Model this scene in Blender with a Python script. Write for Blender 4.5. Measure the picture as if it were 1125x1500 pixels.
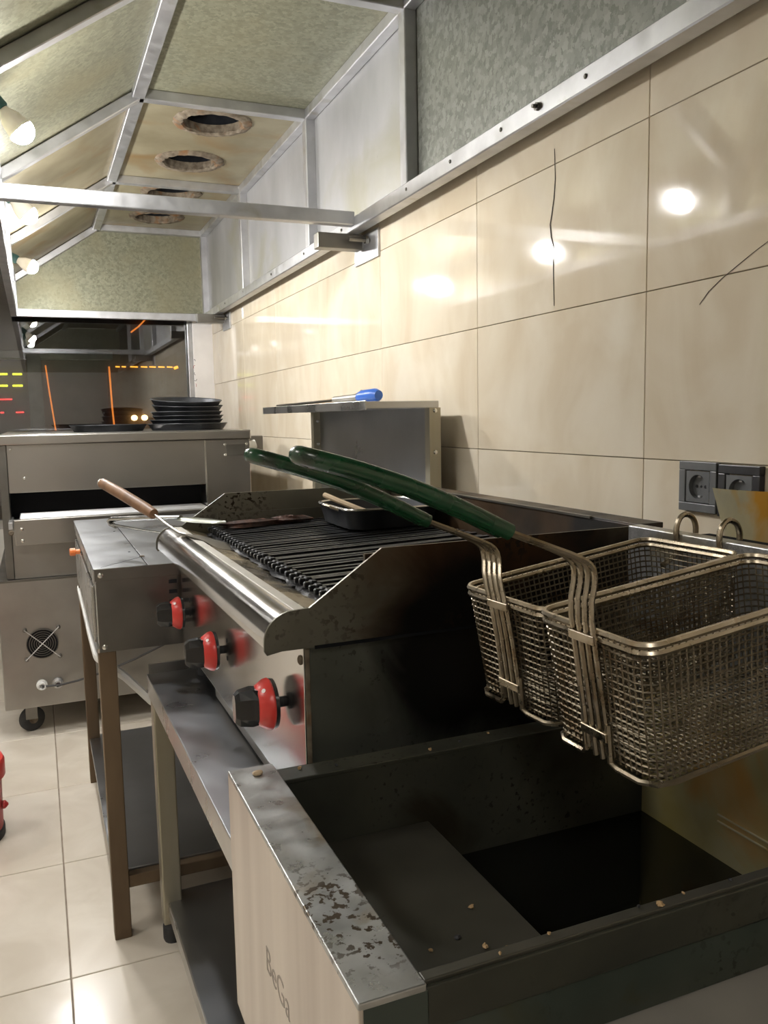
import bpy, bmesh, math, random
from mathutils import Vector, Matrix
random.seed(7)
for o in list(bpy.data.objects): bpy.data.objects.remove(o)
SC = bpy.context.scene
C = SC.collection
PI = math.pi
H = 1.13                                            # camera height

# ------------------------------------------------------------------ camera, world, exposure
cam = bpy.data.cameras.new('camera'); co = bpy.data.objects.new('camera', cam); C.objects.link(co)
R = Matrix(((0.92214, 0.06112, -0.38200), (-0.38639, 0.09811, -0.91711), (-0.01857, 0.99330, 0.11408)))
co.matrix_world = Matrix.Translation((0, 0, H)) @ R.to_4x4()
cam.sensor_fit = 'VERTICAL'; cam.sensor_height = 36.0
cam.lens = 1215.0 / 1500.0 * 36.0
cam.clip_start = 0.02
SC.camera = co
w = bpy.data.worlds.new('night'); SC.world = w; w.use_nodes = True
w.node_tree.nodes['Background'].inputs[0].default_value = (0.05, 0.06, 0.09, 1)
w.node_tree.nodes['Background'].inputs[1].default_value = 0.15
SC.view_settings.view_transform = 'Standard'; SC.view_settings.look = 'None'
SC.view_settings.exposure = 0.34; SC.view_settings.gamma = 1.0
SC.view_settings.use_curve_mapping = False
BULB_STRENGTH = 800.0
PANEL_STRENGTH = 18.5

# ------------------------------------------------------------------ materials
MATS = {}
def nn(nt, t, **kw):
    n = nt.nodes.new(t)
    for k, v in kw.items(): setattr(n, k, v)
    return n
def mat(name, c1, c2=None, scale=8.0, stretch=(1, 1, 1), rough=0.5, metal=0.0, rvar=0.0, bump=0.0, bscale=None,
        c3=None, s3=3.0, t3=0.55, w3=0.12, dist=0.0, detail=4.0, spots=None, sscale=40.0, sthr=0.68, rnd=False,
        burn=None, voro=None, lo=0.35, hi=0.65, coat=0.0, spec=0.5, brush=None):
    """procedural surface: two tones by noise, a third one in patches, small spots, fine relief"""
    m = bpy.data.materials.new(name); m.use_nodes = True
    nt = m.node_tree; b = nt.nodes['Principled BSDF']; L = nt.links.new
    b.inputs['Metallic'].default_value = metal; b.inputs['Roughness'].default_value = rough
    b.inputs['Specular IOR Level'].default_value = spec
    b.inputs['Coat Weight'].default_value = coat; b.inputs['Coat Roughness'].default_value = 0.06
    tc = nn(nt, 'ShaderNodeTexCoord'); vec = tc.outputs['Object']
    if rnd:
        oi = nn(nt, 'ShaderNodeObjectInfo'); mu = nn(nt, 'ShaderNodeMath', operation='MULTIPLY'); mu.inputs[1].default_value = 37.0
        L(oi.outputs['Random'], mu.inputs[0])
        ad = nn(nt, 'ShaderNodeVectorMath', operation='ADD'); L(vec, ad.inputs[0]); L(mu.outputs[0], ad.inputs[1]); vec = ad.outputs[0]
    mp = nn(nt, 'ShaderNodeMapping'); mp.inputs['Scale'].default_value = stretch; L(vec, mp.inputs[0]); sv = mp.outputs[0]
    def noise(v, sc, det=detail, di=0.0):
        n = nn(nt, 'ShaderNodeTexNoise'); n.inputs['Scale'].default_value = sc; n.inputs['Detail'].default_value = det
        n.inputs['Distortion'].default_value = di; L(v, n.inputs['Vector']); return n.outputs['Fac']
    def ramp(f, a, z):
        r = nn(nt, 'ShaderNodeMapRange'); r.inputs['From Min'].default_value = a; r.inputs['From Max'].default_value = z
        r.clamp = True; L(f, r.inputs['Value']); return r.outputs[0]
    def mix(f, a, z):
        x = nn(nt, 'ShaderNodeMix', data_type='RGBA'); L(f, x.inputs[0])
        for s, v in ((6, a), (7, z)):
            if isinstance(v, tuple): x.inputs[s].default_value = (*v, 1)
            else: L(v, x.inputs[s])
        return x.outputs[2]
    col = None; f1 = None
    if c2 is not None:
        if voro:
            v = nn(nt, 'ShaderNodeTexVoronoi'); v.inputs['Scale'].default_value = voro
            nz = nn(nt, 'ShaderNodeTexNoise'); nz.inputs['Scale'].default_value = voro * 1.5; L(sv, nz.inputs['Vector'])
            sc_ = nn(nt, 'ShaderNodeVectorMath', operation='SCALE'); sc_.inputs['Scale'].default_value = 0.02; L(nz.outputs['Color'], sc_.inputs[0])
            a2 = nn(nt, 'ShaderNodeVectorMath', operation='ADD'); L(sv, a2.inputs[0]); L(sc_.outputs[0], a2.inputs[1]); L(a2.outputs[0], v.inputs['Vector'])
            sp = nn(nt, 'ShaderNodeSeparateColor'); L(v.outputs['Color'], sp.inputs[0]); f1 = sp.outputs[0]
        else:
            f1 = ramp(noise(sv, scale, di=dist), lo, hi)
        col = mix(f1, c1, c2)
    else:
        b.inputs['Base Color'].default_value = (*c1, 1)
    if c3 is not None:
        f3 = ramp(noise(vec, s3, 6.0, 0.6), t3, t3 + w3); col = mix(f3, col if col is not None else c1, c3)
    if burn is not None:                     # scorched patch with a shape of its own: (centre in object space, radius, colour)
        for (bc, br, bcol) in burn:
            sb = nn(nt, 'ShaderNodeVectorMath', operation='SUBTRACT'); L(vec, sb.inputs[0]); sb.inputs[1].default_value = bc
            ln = nn(nt, 'ShaderNodeVectorMath', operation='LENGTH'); L(sb.outputs[0], ln.inputs[0])
            ma = nn(nt, 'ShaderNodeMath', operation='MULTIPLY_ADD'); L(noise(vec, 9.0, 6.0, 0.8), ma.inputs[0]); ma.inputs[1].default_value = br * 1.1; L(ln.outputs['Value'], ma.inputs[2])
            col = mix(ramp(ma.outputs[0], br * 1.75, br * 1.15), col if col is not None else c1, bcol)
    if spots is not None:
        fs = ramp(noise(vec, sscale, 3.0), sthr, sthr + 0.05); fm = ramp(noise(vec, 7.0, 3.0), 0.48, 0.62)
        pm = nn(nt, 'ShaderNodeMath', operation='MULTIPLY'); L(fs, pm.inputs[0]); L(fm, pm.inputs[1]); fs = pm.outputs[0]; col = mix(fs, col if col is not None else c1, spots)
    if col is not None: L(col, b.inputs['Base Color'])
    if rvar > 0:
        r = nn(nt, 'ShaderNodeMapRange'); r.inputs['To Min'].default_value = max(0.02, rough - rvar); r.inputs['To Max'].default_value = min(1, rough + rvar)
        r.inputs['From Min'].default_value = 0.3; r.inputs['From Max'].default_value = 0.7
        L(noise(sv, scale * 1.7), r.inputs['Value']); L(r.outputs[0], b.inputs['Roughness'])
    if bump > 0:
        bp = nn(nt, 'ShaderNodeBump'); bp.inputs['Strength'].default_value = bump; bp.inputs['Distance'].default_value = 0.004
        src = sv
        if brush:
            m2 = nn(nt, 'ShaderNodeMapping'); m2.inputs['Scale'].default_value = brush; L(vec, m2.inputs[0]); src = m2.outputs[0]
        L(noise(src, bscale or scale * 3), bp.inputs['Height']); L(bp.outputs[0], b.inputs['Normal'])
    MATS[name] = m; return m
def emit(name, col, s):
    m = bpy.data.materials.new(name); m.use_nodes = True; b = m.node_tree.nodes['Principled BSDF']
    b.inputs['Base Color'].default_value = (*col, 1)
    b.inputs['Emission Color'].default_value = (*col, 1); b.inputs['Emission Strength'].default_value = s
    MATS[name] = m; return m
# building
mat('wall_tile', (0.70, 0.595, 0.44), (0.80, 0.715, 0.57), scale=3.0, stretch=(1, 1.8, 0.7), rough=0.055, rvar=0.015, dist=1.5, rnd=True, c3=(0.83, 0.755, 0.62), s3=4.2, t3=0.50, w3=0.25, bump=0.035, bscale=7.0, lo=0.3, hi=0.7)
mat('grout', (0.34, 0.27, 0.19), (0.42, 0.35, 0.26), scale=20, rough=0.9)
mat('floor_tile', (0.62, 0.555, 0.46), (0.73, 0.67, 0.575), scale=5, rough=0.16, rvar=0.06, rnd=True, dist=0.8, spots=(0.45, 0.38, 0.30), sscale=60, sthr=0.78, bump=0.02, bscale=9)
mat('floor_grout', (0.25, 0.20, 0.15), (0.33, 0.27, 0.21), scale=30, rough=0.9)
mat('plaster', (0.78, 0.76, 0.72), (0.84, 0.82, 0.79), scale=6, rough=0.8)
mat('white_frame', (0.80, 0.77, 0.75), (0.86, 0.83, 0.81), scale=9, rough=0.4)
mat('crack', (0.05, 0.035, 0.025), rough=0.9)
# metals
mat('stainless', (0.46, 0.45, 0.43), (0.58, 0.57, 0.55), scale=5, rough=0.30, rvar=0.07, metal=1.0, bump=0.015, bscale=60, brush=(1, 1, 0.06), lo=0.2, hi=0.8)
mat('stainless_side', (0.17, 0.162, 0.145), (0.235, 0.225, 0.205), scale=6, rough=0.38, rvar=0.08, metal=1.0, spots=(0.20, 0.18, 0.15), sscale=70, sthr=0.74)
mat('stainless_mirror', (0.60, 0.58, 0.56), (0.68, 0.66, 0.64), scale=4, rough=0.17, rvar=0.04, metal=1.0, bump=0.008, bscale=50, brush=(1, 1, 0.05))
mat('stainless_top', (0.31, 0.32, 0.335), (0.39, 0.40, 0.415), scale=5, rough=0.32, rvar=0.05, metal=1.0, lo=0.2, hi=0.8, bump=0.012, bscale=30)
mat('stainless_oven', (0.40, 0.38, 0.35), (0.47, 0.45, 0.42), scale=3.5, rough=0.28, metal=1.0, bump=0.008, bscale=50, brush=(0.1, 1, 1), lo=0.2, hi=0.8)
mat('stainless_lower', (0.33, 0.315, 0.29), (0.43, 0.415, 0.385), scale=4, rough=0.42, rvar=0.08, metal=1.0, bump=0.02, bscale=5, spots=(0.22, 0.19, 0.16), sscale=60, sthr=0.76)
mat('aluminium', (0.48, 0.48, 0.49), (0.58, 0.58, 0.59), scale=14, rough=0.38, rvar=0.08, metal=0.85, c3=(0.42, 0.40, 0.35), s3=7, t3=0.62)
mat('galvanised', (0.19, 0.19, 0.13), (0.30, 0.297, 0.21), voro=95, scale=20, rough=0.42, metal=0.45, c3=(0.27, 0.245, 0.15), s3=3.0, t3=0.45, w3=0.3)
mat('galvanised_stained', (0.26, 0.225, 0.14), (0.34, 0.30, 0.20), scale=7, rough=0.45, metal=0.4, c3=(0.27, 0.175, 0.075), s3=4.0, t3=0.52, w3=0.22, spots=(0.22, 0.13, 0.06), sscale=60, sthr=0.72)
mat('galvanised_white', (0.36, 0.36, 0.365), (0.46, 0.46, 0.47), scale=5, stretch=(1, 1, 0.5), rough=0.45, metal=0.55, c3=(0.34, 0.325, 0.24), s3=2.6, t3=0.55, w3=0.2, spots=(0.26, 0.26, 0.26), sscale=16, sthr=0.7)
mat('galvanised_grey', (0.14, 0.145, 0.125), (0.25, 0.255, 0.23), voro=85, scale=20, rough=0.42, metal=0.55)
mat('rusty_ring', (0.10, 0.075, 0.048), (0.22, 0.18, 0.13), scale=40, rough=0.8, metal=0.2, c3=(0.20, 0.10, 0.04), s3=14, bump=0.6, bscale=60)
mat('soot', (0.006, 0.007, 0.009), (0.014, 0.014, 0.015), scale=20, rough=0.9, spec=0.1)
mat('brown_leg', (0.12, 0.083, 0.050), (0.185, 0.132, 0.082), scale=12, stretch=(1, 1, 0.2), rough=0.5, metal=0.6, rvar=0.1)
mat('olive_leg', (0.34, 0.31, 0.23), (0.44, 0.41, 0.33), scale=9, stretch=(1, 1, 0.2), rough=0.42, metal=0.8)
mat('rubber', (0.02, 0.02, 0.02), (0.04, 0.04, 0.04), scale=20, rough=0.7)
mat('dark_hole', (0.006, 0.006, 0.008), rough=0.8)
# grill
mat('grill_side', (0.095, 0.10, 0.085), (0.15, 0.155, 0.13), scale=6, rough=0.42, rvar=0.1, metal=0.6, burn=[((.00, -.43, .21), .125, (0.010, 0.009, 0.008)), ((.14, -.43, .17), .16, (0.014, 0.011, 0.009)), ((-.10, -.43, .09), .030, (0.06, 0.02, 0.012))], spots=(0.015, 0.012, 0.010), sscale=130, sthr=0.58, bump=0.05, bscale=25)
mat('grill_burnt', (0.020, 0.015, 0.010), (0.085, 0.050, 0.025), scale=7, rough=0.45, rvar=0.12, metal=0.4, c3=(0.012, 0.011, 0.010), s3=5, t3=0.45, bump=0.1, bscale=30)
mat('grill_splash', (0.15, 0.145, 0.115), (0.21, 0.20, 0.16), scale=7, rough=0.42, metal=0.7, burn=[((.06, -.43, .37), .21, (0.085, 0.042, 0.018)), ((.00, -.43, .275), .12, (0.010, 0.009, 0.008)), ((.22, -.43, .28), .15, (0.014, 0.011, 0.009))], spots=(0.03, 0.022, 0.015), sscale=120, sthr=0.54)
mat('greasy_deck', (0.34, 0.28, 0.18), (0.46, 0.40, 0.29), scale=8, rough=0.25, rvar=0.1, metal=0.6, c3=(0.035, 0.03, 0.025), s3=8, t3=0.52, w3=0.1, bump=0.08, bscale=20)
mat('cast_iron', (0.012, 0.013, 0.015), (0.035, 0.036, 0.04), scale=40, rough=0.42, rvar=0.12, metal=0.5, bump=0.25, bscale=120)
mat('char_crust', (0.010, 0.010, 0.012), (0.05, 0.05, 0.055), scale=90, rough=0.5, bump=0.8, bscale=160)
mat('char_meat', (0.10, 0.045, 0.03), (0.025, 0.013, 0.010), scale=45, rough=0.6, bump=0.6, bscale=90)
mat('red_plastic', (0.56, 0.035, 0.028), (0.62, 0.045, 0.035), scale=10, rough=0.30)
mat('black_gloss', (0.010, 0.011, 0.012), (0.018, 0.019, 0.02), scale=14, rough=0.16, coat=0.4)
mat('white_mark', (0.85, 0.80, 0.78), rough=0.5)
mat('worn_steel', (0.48, 0.46, 0.41), (0.58, 0.56, 0.51), scale=12, rough=0.5, metal=0.6, spots=(0.25, 0.19, 0.12), sscale=70, sthr=0.70)
# fryer
mat('fryer_front', (0.56, 0.50, 0.45), (0.68, 0.62, 0.56), scale=9, stretch=(1, 2.0, 0.12), rough=0.40, rvar=0.06, metal=0.75, spots=(0.40, 0.35, 0.31), sscale=60, sthr=0.76)
mat('fryer_flange', (0.33, 0.335, 0.33), (0.48, 0.485, 0.48), scale=22, rough=0.36, rvar=0.12, metal=0.85, c3=(0.30, 0.25, 0.18), s3=9, t3=0.60, w3=0.08, spots=(0.07, 0.05, 0.03), sscale=150, sthr=0.55, bump=0.15, bscale=40)
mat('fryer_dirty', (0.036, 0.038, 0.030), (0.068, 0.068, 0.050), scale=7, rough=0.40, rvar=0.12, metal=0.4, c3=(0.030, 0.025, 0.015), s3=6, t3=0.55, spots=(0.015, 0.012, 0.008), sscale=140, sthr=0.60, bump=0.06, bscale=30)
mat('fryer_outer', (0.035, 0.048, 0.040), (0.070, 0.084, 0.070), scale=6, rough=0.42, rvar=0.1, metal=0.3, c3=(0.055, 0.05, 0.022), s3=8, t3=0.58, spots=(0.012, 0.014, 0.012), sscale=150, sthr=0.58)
mat('fryer_shelf', (0.060, 0.058, 0.046), (0.095, 0.090, 0.072), scale=7, rough=0.38, rvar=0.1, metal=0.5, spots=(0.025, 0.018, 0.01), sscale=70, sthr=0.72)
mat('fryer_back', (0.34, 0.28, 0.09), (0.46, 0.43, 0.28), scale=6, rough=0.4, rvar=0.1, metal=0.4, c3=(0.52, 0.24, 0.035), s3=6, t3=0.48, w3=0.15, bump=0.1, bscale=40)
mat('riser', (0.34, 0.35, 0.36), (0.52, 0.53, 0.54), voro=120, scale=20, rough=0.32, metal=0.8, c3=(0.30, 0.27, 0.18), s3=9, t3=0.6)
mat('old_oil', (0.004, 0.004, 0.003), rough=0.08)
mat('rusty_sheet', (0.46, 0.44, 0.32), (0.62, 0.57, 0.38), scale=14, rough=0.5, metal=0.3, c3=(0.62, 0.36, 0.05), s3=16, t3=0.50, w3=0.15, spots=(0.12, 0.08, 0.04), sscale=20, sthr=0.7)
mat('crumb', (0.24, 0.14, 0.05), (0.5, 0.36, 0.2), scale=60, rough=0.7)
mat('wire', (0.34, 0.29, 0.21), (0.46, 0.40, 0.31), scale=30, rough=0.30, rvar=0.08, metal=1.0, c3=(0.22, 0.16, 0.09), s3=16, t3=0.55)
mat('mesh_wire', (0.12, 0.10, 0.068), (0.20, 0.172, 0.125), scale=30, rough=0.36, metal=0.9, c3=(0.08, 0.055, 0.03), s3=14, t3=0.52)
mat('green_grip', (0.003, 0.034, 0.011), (0.006, 0.056, 0.020), scale=16, rough=0.28, rvar=0.08, c3=(0.012, 0.025, 0.012), s3=18, t3=0.58, coat=0.3)
# other
mat('wood', (0.13, 0.065, 0.03), (0.23, 0.12, 0.058), scale=30, stretch=(1, 1, 0.15), rough=0.5)
mat('steel_polished', (0.62, 0.61, 0.57), (0.74, 0.73, 0.69), scale=12, rough=0.22, metal=1.0)
mat('tong_steel', (0.34, 0.34, 0.32), (0.42, 0.42, 0.40), scale=12, rough=0.24, metal=1.0)
mat('leaf_steel', (0.30, 0.31, 0.26), (0.40, 0.41, 0.35), scale=14, rough=0.38, metal=0.8)
mat('pan_black', (0.022, 0.024, 0.028), (0.045, 0.048, 0.054), scale=12, rough=0.45, rvar=0.1, metal=0.5)
mat('blue_plastic', (0.02, 0.10, 0.48), (0.03, 0.14, 0.55), scale=12, rough=0.35)
mat('grey_cloth', (0.40, 0.38, 0.34), (0.52, 0.50, 0.46), scale=20, rough=0.8)
mat('tan', (0.42, 0.31, 0.19), (0.52, 0.41, 0.27), scale=20, rough=0.7)
mat('white_plastic', (0.72, 0.72, 0.70), (0.80, 0.80, 0.78), scale=8, rough=0.4)
mat('cream_plastic', (0.78, 0.72, 0.60), (0.84, 0.79, 0.68), scale=8, rough=0.5)
mat('socket_grey', (0.13, 0.135, 0.14), (0.17, 0.175, 0.18), scale=14, rough=0.4, spots=(0.30, 0.29, 0.27), sscale=45, sthr=0.74)
mat('socket_black', (0.025, 0.025, 0.03), (0.05, 0.05, 0.055), scale=14, rough=0.35, spots=(0.25, 0.25, 0.25), sscale=45, sthr=0.74)
mat('cable_dark', (0.05, 0.05, 0.05), rough=0.6)
mat('cable_green', (0.03, 0.10, 0.09), rough=0.5)
mat('worktop_grey', (0.19, 0.178, 0.16), (0.24, 0.225, 0.20), scale=9, rough=0.5, metal=0.3)
mat('orange_lens', (0.85, 0.22, 0.06), (0.9, 0.35, 0.12), scale=20, rough=0.25)
mat('red_bucket', (0.40, 0.02, 0.02), (0.50, 0.03, 0.03), scale=8, rough=0.4)
mat('copper', (0.62, 0.33, 0.17), (0.7, 0.42, 0.25), scale=20, rough=0.3, metal=0.9)
mat('asphalt', (0.03, 0.03, 0.032), (0.05, 0.05, 0.05), scale=12, rough=0.8)
mat('facade', (0.10, 0.065, 0.045), (0.16, 0.11, 0.08), scale=3, rough=0.8)
mat('ink', (0.03, 0.03, 0.03), rough=0.7)
mat('ink_red', (0.45, 0.08, 0.07), rough=0.7)
mat('engraved', (0.33, 0.29, 0.25), rough=0.6, metal=0.3)
emit('bulb_glow', (1.0, 0.985, 0.965), BULB_STRENGTH)
emit('panel_glow', (1.0, 0.965, 0.91), PANEL_STRENGTH)
emit('neon_orange', (1.0, 0.28, 0.04), 0.75)
emit('neon_amber', (1.0, 0.42, 0.04), 1.7)
emit('neon_yellow', (0.85, 0.90, 0.03), 2.2)
emit('neon_red', (1.0, 0.03, 0.03), 2.4)
emit('headlight', (1.0, 0.70, 0.30), 4.0)
g = bpy.data.materials.new('window_glass'); g.use_nodes = True; nt = g.node_tree
b = nt.nodes['Principled BSDF']; b.inputs['Transmission Weight'].default_value = 1.0; b.inputs['Roughness'].default_value = 0.0
b.inputs['IOR'].default_value = 1.9; b.inputs['Base Color'].default_value = (0.85, 0.87, 0.88, 1); MATS['window_glass'] = g

# ------------------------------------------------------------------ mesh helpers (all coordinates in metres, world space)
ROOTM = {}
FRAME = Matrix.Identity(4)
def root_of(p):
    while p is not None and p.parent is not None: p = p.parent
    return p
def tag(o, label=None, cat=None, group=None, kind=None):
    if label: o['label'] = label
    if cat: o['category'] = cat
    if group: o['group'] = group
    if kind: o['kind'] = kind
    return o
def thing(name, label, cat, loc, group=None, kind=None, rot=None):
    o = bpy.data.objects.new(name, None); C.objects.link(o); o.empty_display_size = 0.05
    M = Matrix.Translation(loc)
    if rot is not None: M = M @ rot
    o.matrix_world = M; ROOTM[o.name] = M.copy()
    return tag(o, label, cat, group, kind)
def obj(name, bm, m, parent=None, smooth=False, origin=None):
    """one mesh object; vertices arrive in world space (FRAME applied) and are stored local to the thing"""
    if FRAME != Matrix.Identity(4): bmesh.ops.transform(bm, matrix=FRAME, verts=bm.verts)
    if parent is not None:
        r = root_of(parent); MI = ROOTM[r.name].inverted()
    else:
        if origin is None:
            xs = [v.co for v in bm.verts]; mn = Vector((min(v.x for v in xs), min(v.y for v in xs), min(v.z for v in xs)))
            mx = Vector((max(v.x for v in xs), max(v.y for v in xs), max(v.z for v in xs)))
            origin = Vector(((mn.x + mx.x) / 2, (mn.y + mx.y) / 2, mn.z))
        MI = Matrix.Translation(-Vector(origin))
    bmesh.ops.transform(bm, matrix=MI, verts=bm.verts)
    bmesh.ops.recalc_face_normals(bm, faces=bm.faces)
    me = bpy.data.meshes.new(name); bm.to_mesh(me); bm.free()
    me.materials.append(MATS[m])
    if smooth:
        me.polygons.foreach_set('use_smooth', [True] * len(me.polygons))
        try: me.set_sharp_from_angle(angle=math.radians(38))
        except Exception: pass
    o = bpy.data.objects.new(name, me); C.objects.link(o)
    if parent is not None: o.parent = parent
    else:
        o.location = origin; ROOTM[o.name] = Matrix.Translation(origin)
    return o
def B(): return bmesh.new()
def add_box(bm, x0, x1, y0, y1, z0, z1, bev=0.0, seg=2):
    r = bmesh.ops.create_cube(bm, size=1.0)
    for v in r['verts']:
        v.co = Vector((x0 + (v.co.x + .5) * (x1 - x0), y0 + (v.co.y + .5) * (y1 - y0), z0 + (v.co.z + .5) * (z1 - z0)))
    if bev > 0:
        es = set(e for v in r['verts'] for e in v.link_edges)
        bmesh.ops.bevel(bm, geom=list(es), offset=bev, segments=seg, affect='EDGES', profile=0.5)
    return bm
def box(name, x0, x1, y0, y1, z0, z1, m, parent=None, bev=0.0015, seg=2):
    return obj(name, add_box(B(), x0, x1, y0, y1, z0, z1, bev, seg), m, parent, smooth=bev > 0.004)
def frame_axes(d):
    d = d.normalized(); up = Vector((0, 0, 1)) if abs(d.z) < 0.95 else Vector((1, 0, 0))
    s = d.cross(up).normalized(); return s, s.cross(d).normalized()
def add_tube(bm, pts, r, n=8, closed=False, caps=True, flat=1.0):
    pts = [Vector(p) for p in pts]; N = len(pts); rings = []
    rr = r if isinstance(r, (list, tuple)) else [r] * N
    prev = None
    for i, p in enumerate(pts):
        if closed: d = pts[(i + 1) % N] - pts[i - 1]
        else: d = pts[min(i + 1, N - 1)] - pts[max(i - 1, 0)]
        d.normalize()
        if prev is None: s, u = frame_axes(d)
        else:
            s = prev - d * prev.dot(d)
            s = s.normalized() if s.length > 1e-6 else frame_axes(d)[0]
            u = s.cross(d)
        prev = s
        rings.append([bm.verts.new(p + (s * math.cos(2 * PI * k / n) + u * math.sin(2 * PI * k / n) * flat) * rr[i]) for k in range(n)])
    for i in range(N if closed else N - 1):
        a, c = rings[i], rings[(i + 1) % N]
        for k in range(n): bm.faces.new((a[k], a[(k + 1) % n], c[(k + 1) % n], c[k]))
    if caps and not closed:
        bm.faces.new(rings[0][::-1]); bm.faces.new(rings[-1])
    return bm
def chaikin(pts, n=2):
    pts = [Vector(p) for p in pts]
    for _ in range(n):
        q = [pts[0]]
        for a, c in zip(pts[:-1], pts[1:]): q += [a * .75 + c * .25, a * .25 + c * .75]
        pts = q + [pts[-1]]
    return pts
def tube(name, pts, r, m, parent=None, n=8, closed=False, flat=1.0): return obj(name, add_tube(B(), pts, r, n, closed, flat=flat), m, parent, smooth=True)
def add_lathe(bm, prof, origin, axis, n=24, cap=True):
    o = Vector(origin); a = Vector(axis).normalized(); s, u = frame_axes(a); rings = []
    for (r, t) in prof:
        rings.append([bm.verts.new(o + a * t + (s * math.cos(2 * PI * k / n) + u * math.sin(2 * PI * k / n)) * max(r, 1e-5)) for k in range(n)])
    for i in range(len(rings) - 1):
        for k in range(n): bm.faces.new((rings[i][k], rings[i][(k + 1) % n], rings[i + 1][(k + 1) % n], rings[i + 1][k]))
    if cap: bm.faces.new(rings[0][::-1]); bm.faces.new(rings[-1])
    return bm
def lathe(name, prof, origin, axis, m, parent=None, n=24): return obj(name, add_lathe(B(), prof, origin, axis, n), m, parent, smooth=True)
def add_prism(bm, poly, d, bev=0.0):
    """poly: list of 3-D points of a planar outline, extruded by vector d"""
    d = Vector(d); a = [bm.verts.new(Vector(p)) for p in poly]; c = [bm.verts.new(Vector(p) + d) for p in poly]; n = len(poly)
    bm.faces.new(a); bm.faces.new(c[::-1])
    for i in range(n): bm.faces.new((a[i], c[i], c[(i + 1) % n], a[(i + 1) % n]))
    return bm
def prism(name, poly, d, m, parent=None, smooth=False): return obj(name, add_prism(B(), poly, d), m, parent, smooth)
def add_beam(bm, p, q, w, t, up=(0, 0, 1)):
    """square tube from p to q: width w across, t along up"""
    p, q = Vector(p), Vector(q); d = (q - p).normalized(); u = Vector(up); u = (u - d * u.dot(d)).normalized(); s = d.cross(u)
    V = []
    for e in (p, q):
        for (i, j) in ((-1, -1), (1, -1), (1, 1), (-1, 1)): V.append(bm.verts.new(e + s * i * w / 2 + u * j * t / 2))
    for f in ((0, 1, 2, 3), (7, 6, 5, 4), (0, 4, 5, 1), (1, 5, 6, 2), (2, 6, 7, 3), (3, 7, 4, 0)): bm.faces.new([V[k] for k in f])
    bmesh.ops.bevel(bm, geom=[e for e in set(e for v in V for e in v.link_edges)], offset=min(w, t) * 0.07, segments=1, affect='EDGES')
    return bm
def beam(name, p, q, w, t, m, parent=None, up=(0, 0, 1)): return obj(name, add_beam(B(), p, q, w, t, up), m, parent)
def copy_part(o, dloc, parent=None):
    c = o.copy(); C.objects.link(c); c.location = o.location + Vector(dloc)
    if parent is not None: c.parent = parent
    return c
def screw(parent, p, axis, r=0.005, m='steel_polished', t=0.003):
    return lathe('screw', [(r, 0), (r, t * .5), (r * .6, t)], p, axis, m, parent, n=10)

# ================================================================== THE ROOM
floor = tag(box('floor', -3.0, 1.06, -2.6, 5.06, -0.05, -0.004, 'floor_grout', bev=0), kind='structure')
T = 0.484
def tile_mesh(sx, sy, sz, bev): return add_box(B(), -sx / 2, sx / 2, -sy / 2, sy / 2, -sz / 2, sz / 2, bev, 1)
bm = tile_mesh(T - .003, T - .003, .012, .0012); me = bpy.data.meshes.new('floor_tile'); bm.to_mesh(me); bm.free(); me.materials.append(MATS['floor_tile'])
FL = floor.location
for i in range(-6, 2):
    for j in range(-5, 7):
        x = (i + .5) * T; y = 1.71 + (j + .5) * T
        if x > 0.99: continue
        o = bpy.data.objects.new('floor_tile', me); C.objects.link(o); o.parent = floor
        o.location = Vector((x, y, -.006)) - FL
wall = tag(box('wall_right', 1.008, 1.06, -2.6, 5.06, -0.05, 2.75, 'grout', bev=0), kind='structure')
WL = wall.location
TH, TW = .2915, .603
bm = tile_mesh(.012, TW - .0016, TH - .0016, .0008); me = bpy.data.meshes.new('wall_tile'); bm.to_mesh(me); bm.free(); me.materials.append(MATS['wall_tile'])
for i in range(-6, 7):
    for j in range(-4, 6):
        y = 1.19 + (i + .5) * TW; z = 1.047 + (j + .5) * TH
        if y - TW / 2 > 4.9 or z - TH / 2 < -.15: continue
        o = bpy.data.objects.new('wall_tile', me); C.objects.link(o); o.parent = wall
        o.location = Vector((1.006, y, z)) - WL
def crack(pts, wd):
    bm = B(); n = len(pts); a = []; c = []
    for k, (y, z) in enumerate(pts):
        ww = wd * (0.35 + 0.65 * math.sin(PI * (k + .5) / n))
        a.append(bm.verts.new((.9994, y - ww, z))); c.append(bm.verts.new((.9994, y + ww, z)))
    for k in range(n - 1): bm.faces.new((a[k], a[k + 1], c[k + 1], c[k]))
    obj('crack', bm, 'crack', wall)
crack([(1.471, 1.66), (1.468, 1.60), (1.472, 1.565), (1.479, 1.535), (1.485, 1.515), (1.481, 1.49), (1.473, 1.47), (1.473, 1.42), (1.470, 1.35)], .0022)
crack([(1.062, 1.300), (1.042, 1.318), (1.015, 1.334), (.985, 1.348), (.955, 1.362), (.90, 1.385)], .0016)
tag(box('ceiling', -3.0, 1.06, -2.6, 5.06, 2.75, 2.80, 'plaster', bev=0), kind='structure')
tag(box('wall_left', -3.05, -3.0, -2.6, 5.06, -.05, 2.75, 'plaster', bev=0), kind='structure')
tag(box('wall_back', -3.0, 1.008, -2.65, -2.6, -.05, 2.75, 'plaster', bev=0), kind='structure')
tag(box('wall_far', -3.0, 1.008, 5.02, 5.10, -.05, 0.55, 'plaster', bev=0), kind='structure')
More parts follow.
